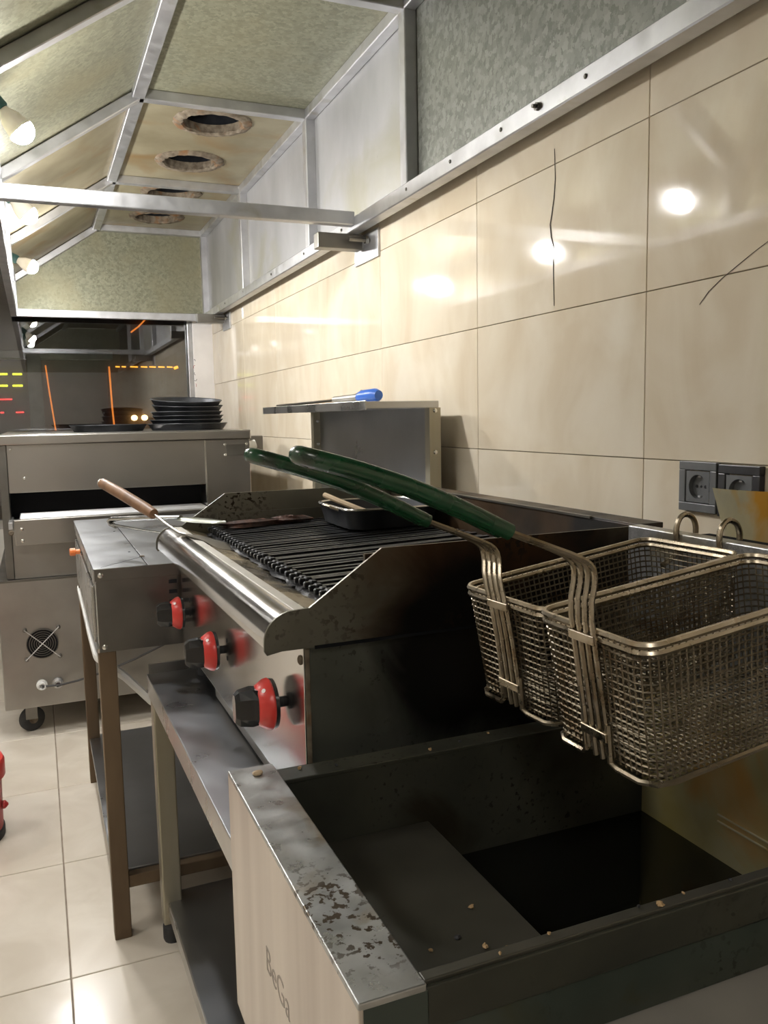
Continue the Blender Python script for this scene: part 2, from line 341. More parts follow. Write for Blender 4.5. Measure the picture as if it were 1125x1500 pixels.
# far shop window: white jamb, frame bars and a pane
win = thing('window_1', 'night window behind the pizza oven with dark glass in a pale frame', None, (-0.7, 5.05, 0.55), kind='structure')
box('jamb', .884, 1.006, 4.985, 5.10, .55, 2.75, 'white_frame', win, .003)
box('frame_bar', .856, .884, 5.00, 5.08, .55, 2.75, 'aluminium', win, .003)
box('frame_bar', -3.0, .856, 5.02, 5.08, 2.62, 2.75, 'aluminium', win, .003)
box('frame_bar', -3.0, .856, 5.02, 5.08, .55, .60, 'aluminium', win, .003)
box('frame_bar', -1.35, -1.30, 5.02, 5.08, .60, 2.62, 'aluminium', win, .003)
box('pane', -1.30, .856, 5.045, 5.053, .60, 2.62, 'window_glass', win, 0)
box('pane', -3.0, -1.35, 5.045, 5.053, .60, 2.62, 'window_glass', win, 0)
# faded printing on the jamb film: small strokes in black and red down its edge
def stroke(pts, m):
    bm = B(); add_tube(bm, [(x, 4.9845, z) for x, z in pts], .0012, 4); obj('print_mark', bm, m, win)
for k, (z, m) in enumerate(((1.475, 'ink'), (1.44, 'ink_red'), (1.405, 'ink'), (1.37, 'ink'), (1.335, 'ink_red'))):
    x = .889; pts = [(x + .008 * math.cos(a) * (1 if k % 2 else .6), z + .010 * math.sin(a)) for a in [PI * q / 5 + 1.3 * k for q in range(5)]]
    stroke(pts, m)

# ================================================================== EXHAUST HOOD
hood = thing('exhaust_hood', 'long exhaust hood of galvanised panels on a silver tube frame above the grill', 'exhaust hood', (.42, 2.6, 1.66))
XB, XT, XF, ZT, ZB, ZS = .9675, .371, -.0645, 2.194, 1.700, 1.904
RIBS = [-.15, 1.02, 2.075, 2.919, 3.935, 4.934]
tw = .036
def bay_mats(k):
    return [('galvanised_grey', 'galvanised', 'galvanised')] * 2 + [('galvanised_white', 'galvanised', 'galvanised'), ('galvanised_white', 'galvanised_stained', 'galvanised_stained'), ('galvanised_white', 'galvanised_stained', 'galvanised_stained')]
FLUES = {3: [3.135, 3.62], 4: [4.13, 4.63]}
for k in range(5):
    y0, y1 = RIBS[k], RIBS[k + 1]; mb, mt, ms = bay_mats(0)[k]
    box('back_panel', XB + .004, XB + .007, y0, y1, ZB, ZT + .01, mb, hood, 0)
    # top panel, with round flue holes where the ducts leave
    if k in FLUES:
        bm = B(); yc = FLUES[k]; ym = [y0, (yc[0] + yc[1]) / 2, y1]; cx = .663; r = .108
        for q in range(2):
            N = 40; xa, xb, ya, yb = XT - .01, XB + .006, ym[q], ym[q + 1]
            for z in (ZT + .008, ZT + .011):
                inn = []; out = []
                for s in range(N):
                    a = 2 * PI * s / N; dx, dy = math.cos(a), math.sin(a)
                    inn.append(bm.verts.new((cx + r * dx, yc[q] + r * dy, z)))
                    tx = ((xb - cx) / dx if dx > 0 else (xa - cx) / dx) if abs(dx) > 1e-6 else 9
                    ty = ((yb - yc[q]) / dy if dy > 0 else (ya - yc[q]) / dy) if abs(dy) > 1e-6 else 9
                    t = min(tx, ty); out.append(bm.verts.new((cx + t * dx, yc[q] + t * dy, z)))
                for s in range(N): bm.faces.new((inn[s], inn[(s + 1) % N], out[(s + 1) % N], out[s]))
                for (px, py) in ((xa, ya), (xb, ya), (xb, yb), (xa, yb)):
                    s = min(range(N), key=lambda i: (out[i].co.x - px) ** 2 + (out[i].co.y - py) ** 2)
                    out[s].co.x, out[s].co.y = px, py
        obj('top_panel', bm, mt, hood)
        for q in range(2):
            bm = B(); N = 48; prof = [(.106, .0), (.109, -.008), (.122, -.009), (.138, -.003), (.142, .003)]
            rings = []
            for (rr, dz) in prof:
                rings.append([bm.verts.new((cx + (rr + random.uniform(-.004, .004)) * math.cos(2 * PI * s / N), yc[q] + (rr + random.uniform(-.004, .004)) * math.sin(2 * PI * s / N), ZT + .005 + dz + random.uniform(-.002, .002))) for s in range(N)])
            for a in range(len(rings) - 1):
                for s in range(N): bm.faces.new((rings[a][s], rings[a][(s + 1) % N], rings[a + 1][(s + 1) % N], rings[a + 1][s]))
            ring = obj('flue_collar', bm, 'rusty_ring', hood, True)
            bm = B(); add_lathe(bm, [(.1075, 0), (.1075, .030)], (cx, yc[q], ZT + .004), (0, 0, 1), 40, cap=False); obj('duct_lip', bm, 'rusty_ring', ring, True)
            bm = B(); add_lathe(bm, [(.1085, .028), (.1085, .42), (.001, .42)], (cx, yc[q], ZT + .004), (0, 0, 1), 40, cap=False); obj('duct', bm, 'soot', ring, True)
    else:
        box('top_panel', XT - .01, XB + .006, y0, y1, ZT + .008, ZT + .011, mt, hood, 0)
    prism('slope_panel', [(XF - .004, y0, ZS), (XT - .004, y0, ZT + .006), (XT - .004, y0, ZT + .010), (XF - .004, y0, ZS + .004)], (0, y1 - y0, 0), ms, hood)
    box('skirt_panel', XF - .008, XF - .005, y0, y1, ZB + .02, ZS, ms, hood, 0)
# the sloped far end
prism('end_panel', [(XF, 4.935, ZB), (XB, 4.935, ZB), (XB, 4.935, ZT), (XT, 4.935, ZT), (XF, 4.935, ZS)], (0, .003, 0), 'galvanised', hood)
prism('end_panel', [(XF, RIBS[0] - .003, ZB), (XB, RIBS[0] - .003, ZB), (XB, RIBS[0] - .003, ZT), (XT, RIBS[0] - .003, ZT), (XF, RIBS[0] - .003, ZS)], (0, .003, 0), 'galvanised', hood)  # unseen near end cap, added to keep lamp light out of the hood
# frame: long rails
ya, yb = RIBS[0], RIBS[-1]
beam('rail', (XB - .014, ya, ZB + .018), (XB - .014, yb, ZB + .018), .038, .040, 'aluminium', hood)
beam('rail', (XF - .002, ya, ZB + .018), (XF - .002, yb, ZB + .018), .030, .040, 'aluminium', hood)
beam('rail', (XB - .014, ya, ZT - .008), (XB - .014, yb, ZT - .008), .034, .034, 'aluminium', hood)
beam('rail', (XT + .004, ya, ZT - .008), (XT + .004, yb, ZT - .008), .040, .034, 'aluminium', hood)
beam('rail', (XF + .006, ya, ZS - .01), (XF + .006, yb, ZS - .01), .024, .024, 'aluminium', hood)
for k in range(1, 6):
    y = RIBS[k]; d = -.018 if k == 5 else 0
    beam('post', (XB - .012, y + d, ZB + .03), (XB - .012, y + d, ZT), .040, .036, 'aluminium', hood, up=(1, 0, 0))
    beam('cross_rib', (XT, y + d, ZT - .008), (XB - .02, y + d, ZT - .008), .036, .034, 'aluminium', hood)
    beam('slope_rib', (XF + .01, y + d, ZS - .012), (XT + .002, y + d, ZT - .012), .036, .032, 'aluminium', hood, up=(-.55, 0, .83))
    beam('skirt_post', (XF + .008, y + d, ZB + .03), (XF + .008, y + d, ZS), .030, .024, 'aluminium', hood, up=(1, 0, 0))
beam('rail', (XF, 4.918, ZB + .018), (XB - .02, 4.918, ZB + .018), .030, .040, 'aluminium', hood)
beam('tie_beam', (XF, 2.456, ZB + .032), (XB - .03, 2.456, ZB + .032), .036, .040, 'aluminium', hood)
for y in (.98, 1.28, 1.57, 1.80, 2.05, 2.55, 2.95, 3.4, 3.9, 4.3): screw(hood, (XB - .0335, y, ZB + .02), (-1, 0, 0), .0045, 'stainless_side')
for y in (1.43,): lathe('bolt', [(.008, 0), (.008, .006), (.004, .006), (.004, .014)], (XB - .0335, y, ZB + .019), (-1, 0, 0), 'stainless_side', hood, 8)
# wall brackets
for y, s in ((2.49, 1.0), (4.56, .9)):
    box('bracket_plate', .992, 1.0, y - .10 * s, y + .10 * s, 1.615, 1.70, 'aluminium', hood, .001)
    box('bracket_tube', XB - .13, .985, y + .005, y + .050, 1.652, 1.698, 'stainless_side', hood, .002)
    tube('bolt', [(.925, y - .03, 1.675), (.996, y - .03, 1.675)], .007, 'stainless_side', hood, 8)
    lathe('nut', [(.013, 0), (.013, .010)], (.978, y - .03, 1.675), (1, 0, 0), 'steel_polished', hood, 6)

# ================================================================== LIGHT BULBS under the hood front
def bulb(p, ax, label):
    p = Vector(p); ax = Vector(ax).normalized()
    t = thing('light_bulb', label, 'light bulb', p - ax * .07, group='bare bulbs along the hood')
    prof = [(.0305 * math.sin(a), -.0305 * math.cos(a) + .0) for a in [PI * q / 12 for q in range(6, 13)]]
    lathe('diffuser', prof, p, ax, 'bulb_glow', t, 24)
    lathe('housing', [(.013, -.058), (.015, -.050), (.024, -.032), (.0285, -.012), (.0305, .0)], p, ax, 'cream_plastic', t, 24)
    lathe('lamp_holder', [(.013, -.105), (.019, -.100), (.019, -.060), (.016, -.056)], p, ax, 'cable_green', t, 16)
    s = p - ax * .10
    tube('cable', [s, s + Vector((-.02, 0, .02)), s + Vector((-.035, .02, -.01)), (XF + .012, s.y + .05, s.z - .07), (XF + .012, s.y + .16, s.z - .03)], .0035, 'cable_dark', t, 6)
    return t
bulb((.012, 2.20, 1.812), (.66, .02, -.75), 'lit bulb nearest the tie beam, before it, on the hood skirt')
bulb((.020, 2.95, 1.790), (.70, .05, -.70), 'lit bulb on the hood skirt just beyond the tie beam')
bulb((.026, 3.96, 1.800), (.88, -.15, -.45), 'lit bulb on the hood skirt nearest the end panel and the window')

# ================================================================== CEILING LAMPS of the room
for (x, y, lab) in ((-1.5, 3.2, 'square ceiling lamp near the window side'), (-1.7, 1.2, 'square ceiling lamp over the middle of the room'), (-.7, -1.3, 'added unseen square ceiling lamp near the back wall')):  # last lamp is unseen, added to brighten the sides facing the camera
    t = thing('ceiling_lamp', lab, 'lamp', (x, y, 2.75), group='room ceiling lamps')
    box('housing', x - .31, x + .31, y - .31, y + .31, 2.715, 2.75, 'white_plastic', t, .004)
    box('diffuser', x - .28, x + .28, y - .28, y + .28, 2.708, 2.716, 'panel_glow', t, 0)

# ================================================================== PIZZA OVEN
oven = thing('pizza_oven', 'big stainless conveyor pizza oven on castors in front of the window', 'oven', (.33, 3.9, 0))
OX0, OX1, OY0, OY1 = -.125, .770, 3.20, 4.78
box('top_plate', OX0 - .005, OX1 + .004, OY0 - .012, OY1, 1.055, 1.090, 'stainless_oven', oven, .004)
box('side_column', .596, OX1, OY0, OY1, .62, 1.055, 'stainless_oven', oven, .002)
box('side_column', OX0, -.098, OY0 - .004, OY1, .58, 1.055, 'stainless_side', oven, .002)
box('front_panel', -.098, .596, OY0 + .004, OY0 + .03, .885, 1.055, 'stainless_oven', oven, .002)
beam('panel_trim', (.596, OY0 - .002, .82), (.596, OY0 - .002, 1.05), .006, .006, 'steel_polished', oven, up=(1, 0, 0))
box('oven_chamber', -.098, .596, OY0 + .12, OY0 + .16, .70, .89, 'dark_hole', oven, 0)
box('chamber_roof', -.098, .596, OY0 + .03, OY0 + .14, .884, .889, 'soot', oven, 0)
box('conveyor_belt', -.070, .592, OY0 - .09, OY0 + .13, .790, .800, 'stainless_lower', oven, .001)
for k in range(9): tube('belt_rod', [(-.066, OY0 - .08 + .022 * k, .802), (.588, OY0 - .08 + .022 * k, .802)], .0022, 'aluminium', oven, 6)
box('tray_front', -.085, .640, OY0 - .105, OY0 - .092, .712, .800, 'stainless_oven', oven, .002)
box('tray_arm', -.104, -.090, OY0 - .10, OY0 + .10, .768, .792, 'aluminium', oven, .001)
screw(oven, (-.097, OY0 - .101, .757), (0, -1, 0), .009, 'rusty_ring', .008)
screw(oven, (-.062, OY0 - .106, .768), (0, -1, 0), .006)
screw(oven, (-.062, OY0 - .106, .728), (0, -1, 0), .006)
box('inner_panel', -.098, .640, OY0 + .004, OY0 + .03, .578, .79, 'stainless_lower', oven, .001)
box('lower_cabinet', OX0 - .035, OX1 - .01, OY0 - .02, OY1 - .1, .105, .576, 'stainless_lower', oven, .004)
box('top_lip', OX0 - .036, OX1 - .01, OY0 - .022, OY0 - .018, .570, .578, 'stainless_side', oven, .0005)
for (x, z) in ((.672, .705 + .33), (.672, .995), (.756, 1.035), (.756, .995), (-.045, .937), (-.085, 1.04)): screw(oven, (x, OY0 - .001, z), (0, -1, 0), .005)
box('hinge_plate', .678, .752, OY0 - .003, OY0, .992, 1.035, 'stainless_side', oven, .0005)
# gas inlet box at the right side
box('inlet_box', OX1 - .002, .865, 3.36, 3.44, .985, 1.062, 'stainless_side', oven, .003)
tube('inlet_pipe', [(OX1, 3.35, 1.012), (.83, 3.35, 1.030)], .018, 'white_plastic', oven, 12)
# fan guard
fx, fz, fy = -.022, .340, OY0 - .022
fan = lathe('fan_guard', [(.054, 0), (.054, .002), (.001, .002)], (fx, fy + .001, fz), (0, -1, 0), 'dark_hole', oven, 32)
for r in (.012, .020, .028, .036, .044, .053):
    tube('guard_ring', [(fx + r * math.cos(2 * PI * k / 32), fy - .006, fz + r * math.sin(2 * PI * k / 32)) for k in range(32)], .0017, 'stainless_side', fan, 5, True)
for s in (-1, 1):
    tube('guard_bar', [(fx - .058, fy - .007, fz - s * .056), (fx + .058, fy - .007, fz + s * .056)], .0018, 'aluminium', fan, 5)
    for u in (-1, 1): lathe('guard_screw', [(.008, 0), (.008, .004), (.004, .006)], (fx + u * .056, fy, fz + s * .054), (0, -1, 0), 'stainless_side', fan, 10)
# cable glands
for x in (-.033, .021):
    lathe('cable_gland', [(.019, 0), (.019, .012), (.014, .014), (.013, .030), (.009, .030), (.008, .02)], (x, OY0 - .02, .188), (0, -1, 0), 'white_plastic' if x < 0 else 'aluminium', oven, 14)
tube('cable', [(-.033, OY0 - .045, .187), (.03, OY0 - .05, .186), (.09, OY0 - .12, .215), (.17, 2.94, .275), (.26, 2.78, .352), (.34, 2.68, .415), (.42, 2.66, .47), (.5, 3.0, .48), (.5, OY0 - .01, .48)], .0038, 'cable_dark', oven, 6)
def castor(x, y):
    f = B(); add_box(f, x - .03, x + .03, y - .035, y + .035, .098, .106); add_box(f, x - .020, x + .020, y - .030, y - .024, .05, .10); add_box(f, x - .020, x + .020, y + .018, y + .024, .04, .10)
    fk = obj('castor_fork', f, 'stainless_side', oven)
    wv = lathe('castor_wheel', [(.012, -.014), (.038, -.014), (.045, -.009), (.045, .009), (.038, .014), (.012, .014)], (x, y - .004, .045), (.45, -1, 0), 'rubber', fk, 24)
    lathe('wheel_hub', [(.016, -.0165), (.016, .0165)], (x, y - .004, .045), (.45, -1, 0), 'rusty_ring', fk, 14)
for (x, y) in ((-.075, OY0 + .05), (.66, OY0 + .05), (-.075, 4.5), (.66, 4.5)): castor(x, y)

# ------------------------------------------------------------------ round pans on the oven
def pan(x, y, z, r, hgt, label, group):
    prof = [(.001, 0), (r * .90, 0), (r * .905, .001), (r, hgt - .002), (r + .004, hgt), (r + .003, hgt + .002), (r - .003, hgt), (r * .895, .003), (.001, .003)]
    bm = B(); add_lathe(bm, prof, (x, y, z), (0, 0, 1), 48, cap=False)
    return tag(obj('pizza_pan', bm, 'pan_black', None, True, origin=(x, y, z)), label, 'pan', group)
sx, sy = .607, 3.63
z = 1.0905
for k, (r, hh, st) in enumerate(((.164, .026, .020), (.150, .022, .017), (.146, .022, .017), (.147, .022, .016), (.145, .024, .019), (.146, .026, 0))):
    lab = ['wide black pizza pan at the bottom of the stack on the oven', 'black pizza pan resting in the bottom pan of the stack', 'third black pizza pan up in the stack on the oven', 'fourth black pizza pan up in the stack on the oven', 'black pizza pan just under the top one of the stack', 'topmost black pizza pan of the stack on the oven'][k]
    p_ = pan(sx + (0, -.004, .003, -.002, .002, -.003)[k], sy, z + (0, 0, 0, 0, .009, .012)[k], r, hh, lab, 'stacked pizza pans'); z += st
    p_.rotation_euler.x = math.radians((0, 0, 0, 0, 3.5, 5.5)[k]); p_.rotation_euler.y = math.radians((0, 0, 0, 0, .5, 1.0)[k])
pan(.285, 3.66, 1.0905, .152, .026, 'single black pizza pan lying on the oven beside the stack', None)

# ================================================================== TABLE WITH BOX CABINET (left neighbour of the grill)
cab = thing('cabinet_table', 'stainless box cabinet on brown legs with a low shelf, between the grill and the oven', 'cabinet', (.5, 2.27, 0))
CX0, CX1, CY0, CY1, CZ0, CZ1 = .093, .90, 1.800, 2.74, .648, .827
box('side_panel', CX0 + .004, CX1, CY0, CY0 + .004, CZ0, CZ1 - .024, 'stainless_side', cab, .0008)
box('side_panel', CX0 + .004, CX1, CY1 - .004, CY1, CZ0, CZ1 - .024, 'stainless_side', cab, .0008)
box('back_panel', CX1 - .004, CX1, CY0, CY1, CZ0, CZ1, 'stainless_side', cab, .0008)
box('floor_panel', CX0 + .004, CX1, CY0 + .004, CY1 - .004, CZ0, CZ0 + .004, 'stainless_side', cab, .0005)
box('front_panel', CX0 + .006, CX0 + .010, CY0 + .004, CY1 - .004, CZ0, CZ1 - .006, 'stainless', cab, .0008)
box('door', CX0, CX0 + .006, CY0 + .10, CY1 - .02, CZ0 - .002, CZ1 - .055, 'stainless', cab, .002)
box('front_strip', CX0, CX0 + .006, CY0, CY1, CZ1 - .030, CZ1 - .004, 'stainless', cab, .001)
box('top_strip', CX0, .202, CY0, CY1, CZ1 - .004, CZ1, 'stainless_top', cab, .001)
box('top_plate', .205, CX1, CY0, CY1, CZ1 - .006, CZ1 - .002, 'stainless_top', cab, .001)
box('top_flange', CX0 + .002, CX1, CY0 - .002, CY0 + .002, CZ1 - .027, CZ1 - .001, 'stainless_side', cab, .0008)
beam('seam', (.2035, CY0 + .12, CZ1 - .003), (.2035, CY1 - .1, CZ1 - .003), .003, .003, 'soot', cab)
beam('seam', (.11, CY0 + .012, CZ1 - .0005), (.20, CY0 + .11, CZ1 - .0005), .002, .0015, 'soot', cab)
for (x, z) in ((.107, CZ1 - .014), (.108, CZ0 + .012)): screw(cab, (x, CY0 - .002, z), (0, -1, 0), .006)
screw(cab, (.205, CY0 + .115, CZ1), (0, 0, 1), .006, 'rusty_ring')
for y in (2.0, 2.4): screw(cab, (.186, y, CZ1), (0, 0, 1), .003, 'soot', .001)
for k in range(5): box('vent_slot', .245, .262, CY0 - .003, CY0 - .0005, .695 + .022 * k, .703 + .022 * k, 'dark_hole', cab, 0)
for (x, y) in ((CX0 + .019, CY0 + .019), (CX0 + .019, 2.685), (.86, CY0 + .019), (.86, 2.685)):
    box('leg', x - .018, x + .018, y - .018, y + .018, 0, CZ0, 'brown_leg', cab, .002)
box('shelf', CX0 + .006, .88, CY0 + .030, 2.70, .133, .145, 'stainless_top', cab, .002)
box('shelf_bar', CX0 + .037, .84, CY0 + .006, CY0 + .030, .112, .140, 'brown_leg', cab, .002)
box('shelf_bar', CX0 + .037, .84, 2.674, 2.698, .105, .132, 'brown_leg', cab, .002)
pl = lathe('pilot_lamp', [(.007, 0), (.007, .012), (.011, .013), (.011, .026), (.007, .028)], (CX0 + .002, 2.42, CZ1 - .052), (-1, 0, 0), 'orange_lens', cab, 12)
# upright back panel with overshelf
box('overshelf', .747, .945, 1.895, 2.88, 1.150, 1.168, 'stainless', cab, .002)
box('overshelf_lip', .745, .749, 1.895, 2.88, 1.147, 1.170, 'stainless', cab, .001)
box('splash_panel', .944, .948, 1.91, 2.86, .80, 1.152, 'stainless_top', cab, .0005)
for y in (1.895, 2.845):
    pt = box('upright', .918, .950, y, y + .028, .80, 1.151, 'olive_leg', cab, .001)
    for z in (1.155 if y < 2 else 1.13, 1.05): screw(pt, (.934, y, z - .012), (0, -1, 0), .006)
box('upright_foot', .895, .95, 1.895, 2.873, .78, .81, 'stainless_side', cab, .001)

# white flexible hose hanging under the cabinet
bm = B(); add_tube(bm, [(.110, 2.72, .640), (.098, 2.70, .618), (.100, 2.45, .600), (.100, 2.2, .590), (.100, 1.98, .592), (.125, 1.86, .595), (.150, 1.845, .575), (.175, 1.835, .548), (.200, 1.825, .520), (.26, 1.825, .47), (.36, 1.85, .50), (.42, 1.9, .60), (.44, 1.95, .648)], .0085, 8, flat=1.4)
tag(obj('hose', bm, 'white_plastic', None, True), 'white flexible hose sagging below the box cabinet', 'hose')

# ------------------------------------------------------------------ things lying on the overshelf
t = thing('long_scraper', 'long grey scraper with a blue handle end lying on the overshelf', 'scraper', (.83, 2.4, 1.170))
tube('blade', [(.762, 2.74, 1.174), (.80, 2.60, 1.177), (.85, 2.40, 1.183)], [.009, .012, .010], 'stainless_side', t, 8, flat=.35)
tube('shaft', [(.848, 2.41, 1.183), (.888, 2.25, 1.189)], .011, 'stainless_lower', t, 10)
tube('handle', [(.880, 2.285, 1.188), (.884, 2.265, 1.189), (.900, 2.205, 1.191), (.903, 2.190, 1.191)], [.014, .019, .020, .014], 'blue_plastic', t, 14)
bm = B(); add_tube(bm, [(.830, 2.62, 1.176), (.872, 2.48, 1.181), (.905, 2.375, 1.189), (.908, 2.335, 1.206)], [.006, .010, .012, .006], 8)
tag(obj('tan_brush', bm, 'tan', None, True), 'tan wooden stick lying behind the blue scraper on the overshelf', 'stick')

# ================================================================== GRILL STAND
st = thing('grill_stand', 'low stainless stand with a bottom shelf carrying the grill', 'stand', (.55, 1.36, 0), rot=None)
SX0, SX1, SY0, SY1, SZ = .188, .92, .900, 1.785, .594
FRAME = Matrix.Translation((SX0, SY1, 0)) @ Matrix.Rotation(math.radians(.9), 4, 'Z') @ Matrix.Translation((-SX0, -SY1, 0))
box('top', SX0, SX1, SY0, SY1, SZ - .004, SZ, 'stainless_top', st, .0015)
box('front_apron', SX0, SX0 + .004, SY0, SY1, SZ - .045, SZ - .003, 'stainless', st, .001)
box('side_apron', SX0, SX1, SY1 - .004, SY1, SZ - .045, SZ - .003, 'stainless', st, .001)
box('end_upstand', SX0 + .004, SX1, SY1 - .004, SY1, SZ - .001, SZ + .022, 'stainless_side', st, .001)
box('shelf', SX0 + .016, SX1 - .03, SY0 + .01, SY1 - .004, .086, .096, 'stainless_top', st, .002)
box('shelf_lip', SX0 + .014, SX0 + .018, SY0 + .01, SY1 - .047, .066, .096, 'stainless', st, .001)
for (x, y) in ((SX0 + .024, SY1 - .026), (SX1 - .05, SY1 - .026), (SX0 + .03, SY0 + .035), (SX1 - .05, SY0 + .035)):
    lg = box('leg', x - .020, x + .020, y - .020, y + .020, .045, SZ - .004, 'olive_leg', st, .003)
    lathe('rubber_foot', [(.019, 0), (.021, .006), (.021, .034), (.016, .040), (.012, .046)], (x, y, 0), (0, 0, 1), 'rubber', lg, 16)
FRAME = Matrix.Identity(4)

# ================================================================== CHARCOAL-STYLE GAS GRILL
GX, GY0, GY1, GZ = .277, .922, 1.780, .650
FRAME = Matrix.Translation((GX, GY0, 0)) @ Matrix.Rotation(math.radians(.6), 4, 'Z') @ Matrix.Translation((-GX, -GY0, 0))
gr = thing('gas_grill', 'stainless countertop gas grill with three red knobs and a blackened bar grate', 'grill', (.5, 1.35, .594))
for (x, y) in ((.312, GY0 + .05), (.312, GY1 - .05), (.73, GY0 + .05), (.73, GY1 - .05)):
    lathe('foot', [(.016, -.056), (.018, -.052), (.018, -.02), (.012, -.018), (.012, .002)], (x, y, GZ), (0, 0, 1), 'rubber', gr, 14)
box('front_panel', GX, GX + .006, GY0 + .001, GY1 - .001, GZ, .868, 'stainless_mirror', gr, .001)
box('front_lip', GX + .004, GX + .02, GY0 + .001, GY1, GZ - .008, GZ + .002, 'aluminium', gr, .001)
box('side_panel', GX + .006, .772, GY0 + .004, GY0 + .008, GZ, .87, 'grill_side', gr, .0008)
box('side_panel', GX + .006, .772, GY1 - .008, GY1 - .004, GZ, .87, 'grill_side', gr, .0008)
box('side_edge', GX + .002, GX + .008, GY0 + .0005, GY0 + .005, GZ, .862, 'rusty_ring', gr, .0005)
box('back_panel', .768, .772, GY0 + .004, GY1 - .004, GZ, .90, 'grill_burnt', gr, .0008)
box('base_panel', GX + .01, .765, GY0 + .01, GY1 - .01, GZ + .001, GZ + .005, 'grill_side', gr, 0)
box('drip_tray', .298, .70, .985, 1.565, .598, .648, 'stainless_lower', gr, .002)
# bull-nose
R_ = .034; cxn, czn = .265, .871
arc = [(cxn - R_ * math.sin(a), czn + R_ * math.cos(a)) for a in [PI / 2 * q / 8 for q in range(9)]]
poly = [(.281, .905)] + arc + [(.231, .864), (.2765, .864), (.2765, .868), (.281, .868)]
prism('bull_nose', [(x, GY0 + .001, z) for x, z in poly], (0, GY1 - GY0 - .002, 0), 'stainless_mirror', gr, True)
box('deck_edge', .268, .2825, GY0 + .002, GY1 - .002, .9045, .9062, 'worn_steel', gr, .0006)
# splash guards with the sloped front
def guard(y0, y1, m):
    a2 = [(cxn - (R_ + .002) * math.sin(a), czn + (R_ + .002) * math.cos(a)) for a in [PI / 2 * q / 8 for q in range(9)]]
    pl_ = a2[::-1] + [(.285, .908), (.379, .972), (.776, .972), (.776, .858), (.250, .860), (.232, .857), (.229, .862)]
    pl_ = [(x, z) for x, z in pl_]
    return prism('splash_guard', [(x, y0, z) for x, z in pl_], (0, y1 - y0, 0), m, gr)
g1 = guard(GY0 - .004, GY0, 'grill_splash')
beam('guard_seam', (.29, GY0 - .0045, .860), (.774, GY0 - .0045, .860), .002, .004, 'soot', g1)
guard(GY1, GY1 + .004, 'grill_splash')
box('back_splash', .768, .776, GY0, GY1, .858, .972, 'grill_burnt', gr, .001)
box('back_ledge', .770, .815, GY0 - .002, GY1 + .002, .966, .974, 'grill_burnt', gr, .001)
beam('ledge_edge', (.767, GY0 + .1, .9735), (.767, GY1, .9735), .004, .004, 'stainless_side', gr)
box('deck', .345, .768, GY0 + .004, GY1 - .004, .866, .872, 'greasy_deck', gr, 0)
prism('front_deck', [(.2815, GY0 + .003, .9025), (.350, GY0 + .003, .884), (.350, GY0 + .003, .868), (.2815, GY0 + .003, .868)], (0, GY1 - GY0 - .006, 0), 'greasy_deck', gr)
box('inner_wall', .36, .766, GY0 + .004, GY0 + .010, .872, .965, 'grill_burnt', gr, 0)
box('inner_wall', .36, .766, GY1 - .006, GY1 - .001, .872, .93, 'grill_splash', gr, 0)
# crust of burnt grease under the grate front
bm = B(); N = 60; rows = []
for i in range(N + 1):
    y = GY0 + .03 + (GY1 - GY0 - .06) * i / N
    rows.append([bm.verts.new((x + random.uniform(-.006, .006), y, z + random.uniform(-.002, .004))) for x, z in ((.328, .8905), (.337, .891), (.350, .888), (.37, .884))])
for i in range(N):
    for k in range(3): bm.faces.new((rows[i][k], rows[i + 1][k], rows[i + 1][k + 1], rows[i][k + 1]))
obj('burnt_crust', bm, 'char_crust', gr, True)
# grate: single cast bars running front to back, two sections
bm = B()
add_prism(bm, [(.346, -.0055, .902), (.346, .0055, .902), (.346, .003, .890), (.346, -.003, .890)], (.405, 0, .010))
add_box(bm, .342, .352, -.0065, .0065, .878, .905, .0015, 1)
add_box(bm, .3335, .3435, -.0040, .0040, .895, .9035, .0015, 1)
y0 = GY0 + .034; nb = 36; pitch = (GY1 - GY0 - .07) / (nb - 1)
FR0 = FRAME
FRAME = FRAME @ Matrix.Translation((0, y0, 0))
bar0 = obj('grate_bar', bm, 'cast_iron', gr)
FRAME = FR0
for k in range(1, nb):
    off = k * pitch + (.006 if k > 10 else 0)
    d = FRAME.to_3x3() @ Vector((0, off, random.uniform(-.0012, .0012)))
    copy_part(bar0, d)
for x in (.40, .55, .70): beam('grate_support', (x, GY0 + .02, .888), (x, GY1 - .02, .888), .010, .008, 'cast_iron', gr)
# knobs
def knob(y, z):
    k = lathe('knob', [(.0315, .016), (.0335, .019), (.0325, .024), (.026, .034), (.0235, .036), (.001, .036)], (GX, y, z), (-1, 0, 0), 'red_plastic', gr, 32)
    lathe('knob_skirt', [(.024, .011), (.032, .012), (.0325, .0165), (.030, .019)], (GX, y, z), (-1, 0, 0), 'black_gloss', k, 28)
    lathe('knob_stem', [(.007, 0), (.007, .006), (.011, .007), (.011, .013)], (GX, y, z), (-1, 0, 0), 'rubber', k, 12)
    bm = B(); rr = []
    for (x, hz, hy) in ((.034, .0225, .0195), (.042, .0245, .0165), (.058, .0225, .0110), (.064, .0175, .0085)):
        ring = []
        for (a, c) in ((-1, -.55), (-.55, -1), (.55, -1), (1, -.55), (1, .55), (.55, 1), (-.55, 1), (-1, .55)): ring.append(bm.verts.new((GX - x, y + hy * c, z + hz * a)))
        rr.append(ring)
    for i in range(len(rr) - 1):
        for q in range(8): bm.faces.new((rr[i][q], rr[i][(q + 1) % 8], rr[i + 1][(q + 1) % 8], rr[i + 1][q]))
    bm.faces.new(rr[0]); bm.faces.new(rr[-1])
    obj('knob_grip', bm, 'black_gloss', k, False)
    for a in (-.9, 2.2):
        lathe('flame_mark', [(.003, 0), (.003, .0006)], (GX - .0292, y + .0293 * math.cos(a), z + .0293 * math.sin(a)), (-.62, .78 * math.cos(a), .78 * math.sin(a)), 'white_mark', k, 8)
